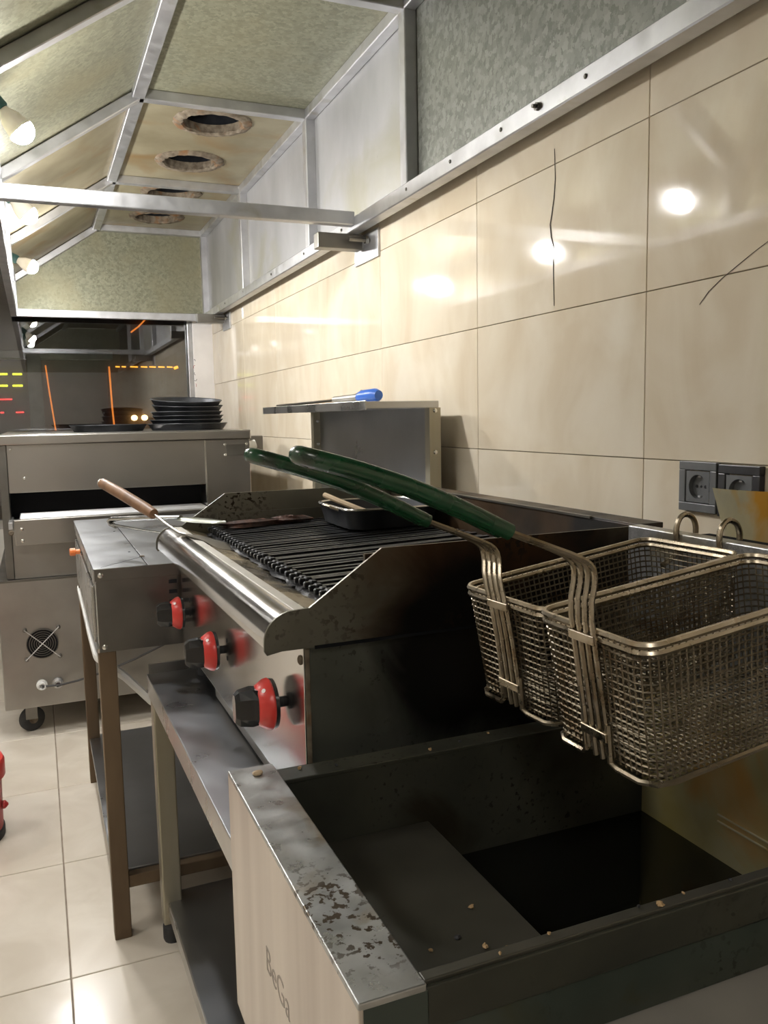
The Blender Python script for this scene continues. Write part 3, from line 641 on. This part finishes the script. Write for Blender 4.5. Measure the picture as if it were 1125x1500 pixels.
for (y, z) in ((1.018, .764), (1.376, .742), (1.703, .738)): knob(y, z)
for (y, z) in ((1.345, .765), (1.345, .735), (1.685, .765), (1.685, .737)):
    lathe('panel_hole', [(.004, 0), (.004, .0006)], (GX, y, z), (-1, 0, 0), 'dark_hole', gr, 12)
screw(gr, (GX, GY0 + .012, .842), (-1, 0, 0), .006, 'rusty_ring')
FRAME = Matrix.Identity(4)

# ------------------------------------------------------------------ on the grill
bm = B()
def blob(bm, c, rx, ry, rz, ang, n=10, m=6, jit=.25):
    rows = []; ca, sa = math.cos(ang), math.sin(ang)
    for i in range(m + 1):
        th = PI * i / m; row = []
        for k in range(n):
            ph = 2 * PI * k / n; j = 1 + random.uniform(-jit, jit)
            x, y, z = rx * math.sin(th) * math.cos(ph) * j, ry * math.sin(th) * math.sin(ph) * j, rz * math.cos(th) * j
            row.append(bm.verts.new((c[0] + x * ca - y * sa, c[1] + x * sa + y * ca, c[2] + z)))
        rows.append(row)
    for i in range(m):
        for k in range(n): bm.faces.new((rows[i][k], rows[i][(k + 1) % n], rows[i + 1][(k + 1) % n], rows[i + 1][k]))
def lump(name, c, rx, ry, rz, ang, m, label, cat, group=None, jit=.25):
    bm = B(); blob(bm, c, rx, ry, rz, ang, jit=jit); bmesh.ops.remove_doubles(bm, verts=bm.verts, dist=1e-5)
    return tag(obj(name, bm, m, None, True, origin=(c[0], c[1], c[2] - rz)), label, cat, group)
lump('charred_meat', (.405, 1.705, .9120), .062, .016, .008, .12, 'char_meat', 'charred strip of meat left on the grate beside the far splash guard', 'meat', jit=.35)
lump('charred_meat', (.495, 1.715, .9150), .040, .013, .008, -.15, 'char_meat', 'smaller curled scrap of burnt meat behind the long strip', 'meat', jit=.35)
# black roasting tin with bright rim
rp = thing('roasting_tin', 'blackened roasting tin with a bright rim standing on the grate', 'tin', (.635, 1.58, .912))
def rrect(x0, x1, y0, y1, z, r, n=6):
    P = []
    for (cx_, cy_, a0) in ((x1 - r, y1 - r, 0), (x0 + r, y1 - r, PI / 2), (x0 + r, y0 + r, PI), (x1 - r, y0 + r, 1.5 * PI)):
        for k in range(n + 1): P.append(Vector((cx_ + r * math.cos(a0 + PI / 2 * k / n), cy_ + r * math.sin(a0 + PI / 2 * k / n), z)))
    return P
def shell(bm, loops, capb=True):
    V = [[bm.verts.new(p) for p in L_] for L_ in loops]
    for a in range(len(V) - 1):
        n = len(V[a])
        for k in range(n): bm.faces.new((V[a][k], V[a][(k + 1) % n], V[a + 1][(k + 1) % n], V[a + 1][k]))
    if capb: bm.faces.new(V[0]); bm.faces.new(V[-1])
bm = B(); shell(bm, [rrect(.555, .735, 1.49, 1.68, .9125, .03), rrect(.545, .745, 1.48, 1.69, .951, .035), rrect(.549, .741, 1.484, 1.686, .951, .033), rrect(.559, .731, 1.494, 1.676, .9155, .028)])
obj('tin_body', bm, 'pan_black', rp, True)
tube('rim', rrect(.544, .746, 1.479, 1.691, .952, .036), .0028, 'steel_polished', rp, 6, True)
tube('handle', [(.544, 1.60, .948), (.530, 1.59, .955), (.525, 1.57, .957), (.530, 1.55, .955), (.544, 1.54, .948)], .003, 'wire', rp, 6)
bm = B(); add_tube(bm, [(.560, 1.67, .967), (.575, 1.62, .957), (.60, 1.56, .943), (.64, 1.505, .926)], .006, 8)
tag(obj('basting_stick', bm, 'tan', None, True), 'tan stick leaning inside the roasting tin', 'stick')

# tongs lying over the far splash guard
tg = thing('tongs', 'steel kitchen tongs with leaf-shaped tips lying across the far splash guard', 'tongs', (.25, 1.80, .885))
def ribbon(bm, pts, wd, nrm, th=.0016):
    V = []
    for p, w_ in zip(pts, wd):
        p = Vector(p); n_ = Vector(nrm).normalized()
        V.append((p, w_, n_))
    a = []
    for i, (p, w_, n_) in enumerate(V):
        d = (Vector(pts[min(i + 1, len(pts) - 1)]) - Vector(pts[max(i - 1, 0)])).normalized(); s = d.cross(n_).normalized(); t_ = s.cross(d).normalized()
        a.append([bm.verts.new(p + s * w_ + t_ * th), bm.verts.new(p - s * w_ + t_ * th), bm.verts.new(p - s * w_ - t_ * th), bm.verts.new(p + s * w_ - t_ * th)])
    for i in range(len(a) - 1):
        for k in range(4): bm.faces.new((a[i][k], a[i][(k + 1) % 4], a[i + 1][(k + 1) % 4], a[i + 1][k]))
    bm.faces.new(a[0]); bm.faces.new(a[-1][::-1])
up = [Vector((.150, 1.975, .910)), Vector((.21, 1.885, .9175)), Vector((.275, 1.785, .9265))]
tube('upper_arm', [(.156, 1.955, .8925), (.1475, 1.972, .897), (.1450, 1.979, .9035), (.150, 1.972, .9095)] + [tuple(p) for p in up[1:]], [.005, .007, .0085, .0095, .0095, .006], 'tong_steel', tg, 10, flat=.6)
lo = [Vector((.1480, 1.972, .897)), Vector((.20, 1.875, .893)), Vector((.249, 1.783, .8915))]
tube('lower_arm', [tuple(p) for p in lo], [.006, .005, .004], 'tong_steel', tg, 8, flat=.6)
def leaf(p, q, wmax, nrm, cup):
    p, q = Vector(p), Vector(q); d = (q - p); L_ = d.length; d.normalize(); n_ = Vector(nrm).normalized(); s = d.cross(n_).normalized(); n_ = s.cross(d)
    bm = B(); rows = []; N = 12
    for i in range(N + 1):
        t = i / N; wv = wmax * (math.sin(PI * min(1, t * .93 + .10)) ** .6) + .0005
        row = []
        for j in range(5):
            u = (j - 2) / 2; row.append(bm.verts.new(p + d * L_ * t + s * wv * u - n_ * cup * (u * u)))
        rows.append(row)
    for i in range(N):
        for j in range(4): bm.faces.new((rows[i][j], rows[i + 1][j], rows[i + 1][j + 1], rows[i][j + 1]))
    bmesh.ops.solidify(bm, geom=bm.faces[:], thickness=.0014)
    return bm
obj('leaf_tip', leaf((.272, 1.790, .926), (.346, 1.665, .926), .016, (.3, -.75, .65), .004), 'leaf_steel', tg, True)
obj('leaf_tip', leaf((.246, 1.787, .8915), (.308, 1.640, .8935), .016, (.25, -.55, .8), .004), 'leaf_steel', tg, True)

# wooden-handled turner
tr = thing('turner', 'wooden-handled turner leaning on the bull-nose of the grill', 'turner', (.25, 1.66, .905))
tube('handle', [(.1300, 1.95, .9950), (.1320, 1.946, .9938), (.165, 1.874, .974), (.205, 1.788, .947), (.2165, 1.763, .9385), (.218, 1.760, .9375)], [.008, .0115, .0125, .0125, .011, .006], 'wood', tr, 12)
lathe('end_cap', [(.008, 0), (.009, .003), (.004, .006)], (.1300, 1.95, .9950), (-.39, .80, .24), 'steel_polished', tr, 12)
tube('shank', [(.216, 1.764, .9388), (.236, 1.70, .920), (.252, 1.655, .9085), (.262, 1.640, .9065)], .0028, 'steel_polished', tr, 8)
bm = B(); ribbon(bm, [(.255, 1.650, .9085), (.270, 1.625, .9075), (.300, 1.56, .901), (.322, 1.50, .890)], [.010, .026, .030, .032], (.25, 0, 1), .0009); obj('blade', bm, 'stainless_side', tr)

# ================================================================== FRYER
FX0, FX1, FY0, FY1, FZ0, FZ1 = .168, .722, .462, .852, .488, .755
fr = thing('deep_fryer', 'grimy stainless deep fryer with an empty oil tank and worn front flange', 'deep fryer', (.45, .66, 0))
for x in (.24, .67):
    for y in (FY0 + .04, FY1 - .04): box('leg', x - .018, x + .018, y - .018, y + .018, 0, FZ0 - .002, 'olive_leg', fr, .001)
XI = .217
box('front_panel', FX0, FX0 + .004, FY0, FY1, FZ0, FZ1 - .002, 'fryer_front', fr, .001)
box('front_flange', FX0, XI, FY0, FY1, FZ1 - .004, FZ1 + .0015, 'fryer_flange', fr, .0012)
box('housing_side', FX0 + .004, XI + .002, FY0 + .001, FY0 + .004, FZ0, FZ1 - .004, 'fryer_outer', fr, .0005)
box('housing_side', FX0 + .004, XI + .002, FY1 - .004, FY1 - .001, FZ0, FZ1 - .004, 'fryer_outer', fr, .0005)
box('tank_wall', XI - .003, XI + .001, FY0 + .004, FY1 - .004, FZ0 + .002, FZ1 - .004, 'fryer_dirty', fr, .0005)
box('tank_wall', XI, .70, FY1 - .041, FY1 - .037, .55, FZ1 - .003, 'fryer_dirty', fr, .0005)
box('tank_wall', XI, .70, FY0 + .012, FY0 + .016, .55, FZ1 - .003, 'fryer_dirty', fr, .0005)
box('rim', XI, .70, FY1 - .042, FY1 - .012, FZ1 - .007, FZ1 - .002, 'fryer_dirty', fr, .001)
prism('rim_slope', [(XI, FY1 - .012, FZ1 - .002), (XI, FY1 - .004, FZ1 - .022), (XI, FY1 - .006, FZ1 - .022), (XI, FY1 - .014, FZ1 - .004)], (.70 - XI, 0, 0), 'fryer_dirty', fr)
box('rim', XI, .70, FY0 + .004, FY0 + .014, FZ1 - .004, FZ1 + .001, 'fryer_shelf', fr, .001)
box('rim_flange', XI, .70, FY0 + .001, FY0 + .006, FZ1 - .034, FZ1 - .002, 'fryer_dirty', fr, .001)
box('outer_side', XI, .70, FY0 + .006, FY0 + .009, FZ0, FZ1 - .02, 'fryer_outer', fr, .0005)
box('outer_side', XI, .70, FY1 - .010, FY1 - .007, FZ0, FZ1 - .02, 'fryer_outer', fr, .0005)
box('base_plate', FX0 + .004, .70, FY0 + .004, FY1 - .004, FZ0 - .003, FZ0 + .001, 'fryer_outer', fr, 0)
box('drain_shelf', XI, .385, FY0 + .016, FY1 - .041, .668, .673, 'fryer_shelf', fr, .001)
box('shelf_drop', .382, .386, FY0 + .016, FY1 - .041, .56, .670, 'fryer_dirty', fr, .0005)
box('oil', .386, .690, FY0 + .016, FY1 - .041, .56, .622, 'old_oil', fr, 0)
box('tank_back', .688, .700, FY0 + .012, FY1 - .037, .56, .80, 'fryer_back', fr, .0005)
for z in (.668, .676): beam('weld_line', (.6865, FY0 + .02, z), (.6865, FY0 + .22, z), .002, .0015, 'rusty_sheet', fr)
box('back_riser', .700, .720, FY0, FY1 + .008, .60, .985, 'riser', fr, .0015)
box('flue_box', .722, .80, FY0, FY1 - .03, .70, .972, 'soot', fr, .002)
screw(fr, (FX0 + .032, FY0 + .001, FZ1 - .030), (0, -1, 0), .006, 'steel_polished', .004)
# bent stained sheet standing behind the riser
bm = B(); rows = []
for i in range(17):
    t = i / 16; y = .840 - .374 * t
    bend = -.018 * max(0, 1 - t * 6) ** 2
    top = 1.029 + .010 * t
    rows.append([bm.verts.new((.812 - bend + .006 * math.sin(5 * t) - q * .010, y - (.018 * (1 - q) * max(0, 1 - t * 5)), .955 + (top - .955) * q)) for q in (0, .33, .66, 1)])
for i in range(16):
    for k in range(3): bm.faces.new((rows[i][k], rows[i + 1][k], rows[i + 1][k + 1], rows[i][k + 1]))
bmesh.ops.solidify(bm, geom=bm.faces[:], thickness=.0012)
obj('bent_sheet', bm, 'rusty_sheet', fr, True)
# stamped lettering on the front panel
tx = bpy.data.curves.new('lettering', 'FONT'); tx.body = 'BeGa'; tx.size = .036; tx.extrude = .0003; tx.offset = -.0004
to = bpy.data.objects.new('lettering_tmp', tx); C.objects.link(to); bpy.context.view_layer.update()
dg = bpy.context.evaluated_depsgraph_get(); me = bpy.data.meshes.new_from_object(to.evaluated_get(dg)); bpy.data.objects.remove(to)
bm = B(); bm.from_mesh(me)
bmesh.ops.transform(bm, matrix=Matrix(((0, 0, -1, FX0 - .0001), (-1, 0, 0, .7085), (0, 1, 0, .623), (0, 0, 0, 1))), verts=bm.verts)
obj('lettering', bm, 'engraved', fr)
# crumbs in the tank and on the rim
for k in range(26):
    if k < 14: c = (random.uniform(.25, .375), random.uniform(.50, .66), .6745)
    elif k < 21: c = (random.uniform(.25, .66), FY0 + random.uniform(.006, .012), FZ1 + .0025)
    else: c = (random.uniform(.24, .5), FY1 - random.uniform(.018, .036), FZ1 - .0005)
    r = random.uniform(.0012, .0026)
    bm = B(); blob(bm, c, r * 1.3, r, r * .8, random.uniform(0, 3), 6, 4, .3); bmesh.ops.remove_doubles(bm, verts=bm.verts, dist=1e-6)
    tag(obj('crumb', bm, 'crumb' if k % 3 else 'char_crust', None, True, origin=(c[0], c[1], c[2] - r)), ['tiny crumb lying on the drain shelf inside the fryer', 'tiny crumb stuck on the fryer rim beside the worktop', 'tiny crumb on the fryer rim beside the grill'][0 if k < 14 else 1 if k < 21 else 2], 'crumb', ['crumbs on the drain shelf', 'crumbs on the worktop-side rim', 'crumbs on the grill-side rim'][0 if k < 14 else 1 if k < 21 else 2])
bm = B(); blob(bm, (.195, .828, FZ1 + .0035), .006, .005, .003, .4, 8, 5, .15); bmesh.ops.remove_doubles(bm, verts=bm.verts, dist=1e-6)
tag(obj('grease_drop', bm, 'tan', None, True, origin=(.195, .828, FZ1 + .001)), 'yellowish drop of fat on the far corner of the fryer flange', 'fat drop')

# ================================================================== FRYER BASKETS
def basket(label, front, yc_back, hand_bend, hand_tip, hooks):
    """front: centre of the front rim; basket hangs on the riser, front end a little lower"""
    L_, W_, D_ = .262, .140, .114
    f = Vector(front); yaw = math.atan2(yc_back - f.y, L_); pitch_ = math.radians(-6.5)
    M = Matrix.Translation(f) @ Matrix.Rotation(yaw, 4, 'Z') @ Matrix.Rotation(pitch_, 4, 'Y')
    t = bpy.data.objects.new('fryer_basket', None); C.objects.link(t); t.matrix_world = M; ROOTM[t.name] = M.copy(); t.empty_display_size = .03
    tag(t, label, 'basket', 'wire fryer baskets')
    global FRAME; FRAME = M
    def loop(zf, n=5):                       # rounded outline at depth fraction zf, tapering downwards
        k = .085 * zf; a = W_ * k / 2; P = rrect(a, L_ - a * .8, -W_ / 2 + a, W_ / 2 - a, -D_ * zf, .016, n)
        return P
    tube('rim_wire', loop(0), .0030, 'wire', t, 6, True)
    tube('rim_wire', [p + Vector((0, 0, -.0066)) for p in loop(0)], .0028, 'wire', t, 6, True)
    # woven mesh: too fine to pick single wires apart
    bm = B(); r = .00095
    for i in range(1, 18): add_tube(bm, loop(i / 17.5, 3), r, 4, True)
    top, bot = rrect(0, L_, -W_ / 2, W_ / 2, 0, .016, 3), None
    def per(zf, s):
        P = loop(zf, 4); n = len(P); seg = [(P[(i + 1) % n] - P[i]).length for i in range(n)]; tot = sum(seg); s = (s % 1) * tot
        for i in range(n):
            if s <= seg[i]: return P[i] + (P[(i + 1) % n] - P[i]) * (s / seg[i])
            s -= seg[i]
        return P[0]
    NV = 112
    for i in range(NV): add_tube(bm, [per(.03, i / NV), per(.5, i / NV), per(1, i / NV)], r, 4)
    a = W_ * .085 / 2
    for i in range(1, 40): x = a + (L_ - 1.8 * a) * i / 40; add_tube(bm, [(x, -W_ / 2 + a, -D_), (x, W_ / 2 - a, -D_)], r, 4)
    for i in range(1, 22): y = -W_ / 2 + a + (W_ - 2 * a) * i / 22; add_tube(bm, [(a, y, -D_ - .001), (L_ - a * .8, y, -D_ - .001)], r, 4)
    tag(obj('wire_mesh', bm, 'mesh_wire', t), kind='stuff')
    # thick skid wires round the bottom
    for s in (-1, 1):
        yy = s * (W_ / 2 - a + .001); y2 = s * .016
        tube('skid_wire', [(a - .005, y2, -D_ * .70), (a - .0055, y2, -D_ * .99), (a - .004, y2 + s * .006, -D_ - .003), (a - .004, yy - s * .016, -D_ - .003), (a + .003, yy - s * .004, -D_ - .003), (a + .016, yy, -D_ - .003), (L_ - a - .02, yy, -D_ - .003), (L_ - a, yy - s * .014, -D_ - .003)], .0026, 'wire', t, 6)
    # handle: four wires up the front face, bent towards the cook, then the green grip
    MI = M.inverted(); hb = MI @ Vector(hand_bend); ht = MI @ Vector(hand_tip); d = (ht - hb).normalized()
    for q, yy in enumerate((-.0135, -.0045, .0045, .0135)):
        inner = abs(yy) < .006
        pts = [(a - .004, yy, -D_ * (1.0 if inner else .96)), (-.003, yy, -.02), (-.0045, yy + hb.y * .5, .02)]
        bend = Vector((hb.x, hb.y + yy, hb.z))
        pts += [bend + Vector((.004, 0, -.016)), bend + Vector((.002, 0, -.005)), bend + d * .008, bend + d * .055 + Vector((0, -yy * .3, 0)), bend + d * .095 + Vector((0, -yy * .35, 0))]
        tube('handle_wire', chaikin(pts, 1), .0024, 'wire', t, 6)
    for (z, x) in ((-.006, -.006), (-D_ * .80, a - .0075)):
        bm = B(); add_box(bm, x - .0015, x + .0005, -.0165, .0165, z - .004, z + .004, .0005, 1); obj('handle_clamp', bm, 'wire', t)
    g0 = hb + d * .074; s = Vector((0, 1, 0)); n_ = d.cross(s).normalized()
    Lg = (ht - g0).length
    pts = []
    off = .0085
    pts += [g0 + s * off * .75]; pts += [g0 + d * Lg * u + s * off * (.75 + .45 * u) for u in (.25, .5, .75, .92)]
    pts += [ht + s * off * .8 - d * .003, ht + d * .002, ht - s * off * .8 - d * .003]
    pts += [g0 + d * Lg * u - s * off * (.75 + .45 * u) for u in (.92, .75, .5, .25)]; pts += [g0 - s * off * .75]
    # slight upward bow of the grip
    pts = [p + n_ * -.006 * math.sin(PI * min(1, max(0, (p - g0).dot(d) / Lg))) for p in pts]
    tube('green_grip', chaikin(pts, 1), .0068, 'green_grip', t, 12)
    # hooks at the back end
    for yy in hooks:
        MIh = MI
        P = [Vector((f.x + L_ * math.cos(yaw) - .004, yy, f.z + .000)), Vector((.702, yy, .962)), Vector((.6965, yy, .985)), Vector((.6995, yy, 1.001)), Vector((.709, yy, 1.0085)), Vector((.721, yy, 1.005)), Vector((.7275, yy, .994)), Vector((.7275, yy, .984))]
        tube('hook', chaikin([MI @ p for p in P]), .0034, 'wire', t, 8)
    FRAME = Matrix.Identity(4)
    return t
basket('wire fryer basket hung next to the grill side', (.420, .706, .948), .727, (.412, .722, 1.001), (.176, .722, 1.098), (.770, .702))
basket('wire fryer basket hung farther from the grill, beside the first one', (.411, .555, .953), .563, (.404, .556, 1.012), (.171, .563, 1.104), (.596, .530))

# ================================================================== NEIGHBOURING WORKTOP
wt = thing('worktop', 'plain grey worktop on legs next to the near side of the fryer', 'worktop', (.62, -.05, 0))
box('top', .30, .98, -.60, .444, .672, .700, 'worktop_grey', wt, .002)
for (x, y) in ((.34, -.55), (.94, -.55), (.34, .39), (.94, .39)): box('leg', x - .02, x + .02, y - .02, y + .02, 0, .672, 'olive_leg', wt, .001)

# ================================================================== POWER SOCKETS
def socket(y0, z0, s, frame_m, label):
    t = thing('power_socket', label, 'power socket', (1.0, y0 + s / 2, z0), 'wall sockets')
    x = 1.0
    for (a, b_, c, d) in ((y0, y0 + s, z0, z0 + .014), (y0, y0 + s, z0 + s - .014, z0 + s), (y0, y0 + .014, z0 + .014, z0 + s - .014), (y0 + s - .014, y0 + s, z0 + .014, z0 + s - .014)):
        box('frame_bar', x - .011, x, a, b_, c, d, frame_m, t, .0012)
    yc, zc = y0 + s / 2, z0 + s / 2; hw = s / 2 - .0155
    bm = B(); N = 32; inn = []; out = []; dep = []
    for k in range(N):
        a = 2 * PI * k / N; ca, sa = math.cos(a), math.sin(a); m_ = hw / max(abs(ca), abs(sa))
        out.append(bm.verts.new((x - .0095, yc + ca * m_, zc + sa * m_))); inn.append(bm.verts.new((x - .0095, yc + ca * .0195, zc + sa * .0195))); dep.append(bm.verts.new((x - .0012, yc + ca * .019, zc + sa * .019)))
    for k in range(N):
        q = (k + 1) % N; bm.faces.new((out[k], out[q], inn[q], inn[k])); bm.faces.new((inn[k], inn[q], dep[q], dep[k]))
    bm.faces.new(dep); obj('socket_insert', bm, 'socket_grey', t)
    for dy in (-.0095, 0, .0095):
        lathe('socket_hole', [(.0026 if dy else .002, 0), (.0026 if dy else .002, .0008)], (x - .0014, yc + dy, zc), (-1, 0, 0), 'dark_hole', t, 12)
    for dz in (-.0165, .0165): box('earth_clip', x - .006, x - .0014, yc - .003, yc + .003, zc + dz - .0015, zc + dz + .0015, 'aluminium', t, .0003)
socket(1.006, .966, .082, 'socket_grey', 'grey wall socket left of the black one, above the fryer')
socket(.920, .964, .082, 'socket_black', 'black framed wall socket partly behind the bent sheet')

# ================================================================== RED BUCKET on the floor
bk = thing('red_bucket', 'red plastic bucket with a lid standing on the floor tiles', 'bucket', (-.253, 2.44, 0))
lathe('body', [(.098, 0), (.104, .004), (.106, .02), (.110, .19), (.106, .19)], (-.253, 2.44, 0), (0, 0, 1), 'red_bucket', bk, 40)
lathe('base_ring', [(.108, 0), (.110, .004), (.110, .024), (.107, .026)], (-.253, 2.44, 0), (0, 0, 1), 'rubber', bk, 40)
lathe('lid', [(.114, .168), (.120, .172), (.120, .212), (.116, .220), (.100, .222), (.096, .214), (.001, .214)], (-.253, 2.44, 0), (0, 0, 1), 'red_plastic', bk, 40)
lathe('lug', [(.012, 0), (.012, .006), (.003, .014)], (-.145, 2.43, .085), (1, -.05, 0), 'red_bucket', bk, 8)

# ================================================================== THE STREET OUTSIDE
tag(box('ground_outside', -6, 7, 5.12, 14, -.20, -.15, 'asphalt', bev=0), 'dark night street behind the shop window', 'ground', kind='structure')
fb = thing('street_building', 'dim brown building across the street seen through the window', 'building', (.5, 9.5, -.15))
box('wall', -5, 6, 9.4, 9.8, -.15, 5.0, 'facade', fb, 0)
box('stripe', -.036, .098, 9.22, 9.4, -.15, 1.82, 'stainless_side', fb, .004)  # plain grey upright box in front of the facade wall
box('beam_reflection', -2.5, .80, 9.26, 9.4, 1.78, 1.86, 'stainless_side', fb, .004)  # grey bar modelled outside in place of the hood beam's reflection in the pane
def neon(pts, r, m, label, group=None):
    k = Y / 9.0; pts = [(x * k, y - r * .7, H + (z - H) * k) for x, y, z in pts]
    bm = B(); add_tube(bm, pts, r * .75, 6); tag(obj('neon_tube', bm, m, None, True), label, 'neon light', group)
Y = 9.385
neon([(.135, Y, 1.70), (.153, Y, 1.465), (.192, Y, 1.058), (.22, Y, .6)], .011, 'neon_orange', 'leaning orange light strip outside, just right of the grey column')
neon([(.736, Y, 1.69), (.746, Y, 1.254), (.765, Y, .9)], .013, 'neon_orange', 'upright orange light strip outside under the dashed amber row')
for (a, c) in ((.80, .84), (.86, .90), (.945, 1.02), (1.05, 1.115), (1.135, 1.20), (1.225, 1.29), (1.315, 1.37)): neon([(a, Y, 1.69), (c, Y, 1.688)], .010, 'neon_amber', 'short amber light dash in the row outside the window', 'amber dashes')
neon([(1.385, Y, 1.675), (1.425, Y, 1.690)], .022, 'neon_amber', 'arrow-like amber lamp ending the dashed row outside')
neon([(.968, Y, 2.038), (1.05, Y, 2.10), (1.139, Y, 2.194)], .012, 'neon_orange', 'slanting orange light strip outside, high by the hood end')
for (x0, x1, z) in ((-.30, -.215, 1.612), (-.17, -.085, 1.612), (-.30, -.22, 1.50), (-.175, -.085, 1.50)): neon([(x0, Y, z), (x1, Y, z)], .013, 'neon_yellow', 'yellow light dash outside, in the ' + ('upper' if z > 1.55 else 'lower') + ' yellow row', 'yellow dashes ' + ('upper' if z > 1.55 else 'lower'))
for (x0, x1, z) in ((-.30, -.19, 1.368), (-.30, -.27, 1.24), (-.16, -.09, 1.24)): neon([(x0, Y, z), (x1, Y, z)], .010, 'neon_red', 'red light dash outside, below the yellow ones', 'red dashes')
for x in (.964, 1.067):
    bm = B(); add_lathe(bm, [(.001, 0), (.024, 0), (.030, .02), (.030, .10), (.001, .10)], (x * 1.035, 9.30, 1.168), (0, 1, 0), 16, cap=False)
    tag(obj('wall_lamp', bm, 'headlight', None, True), 'round glowing wall lamp on the building outside, low behind the pans', 'wall lamp', 'round lamps outside')
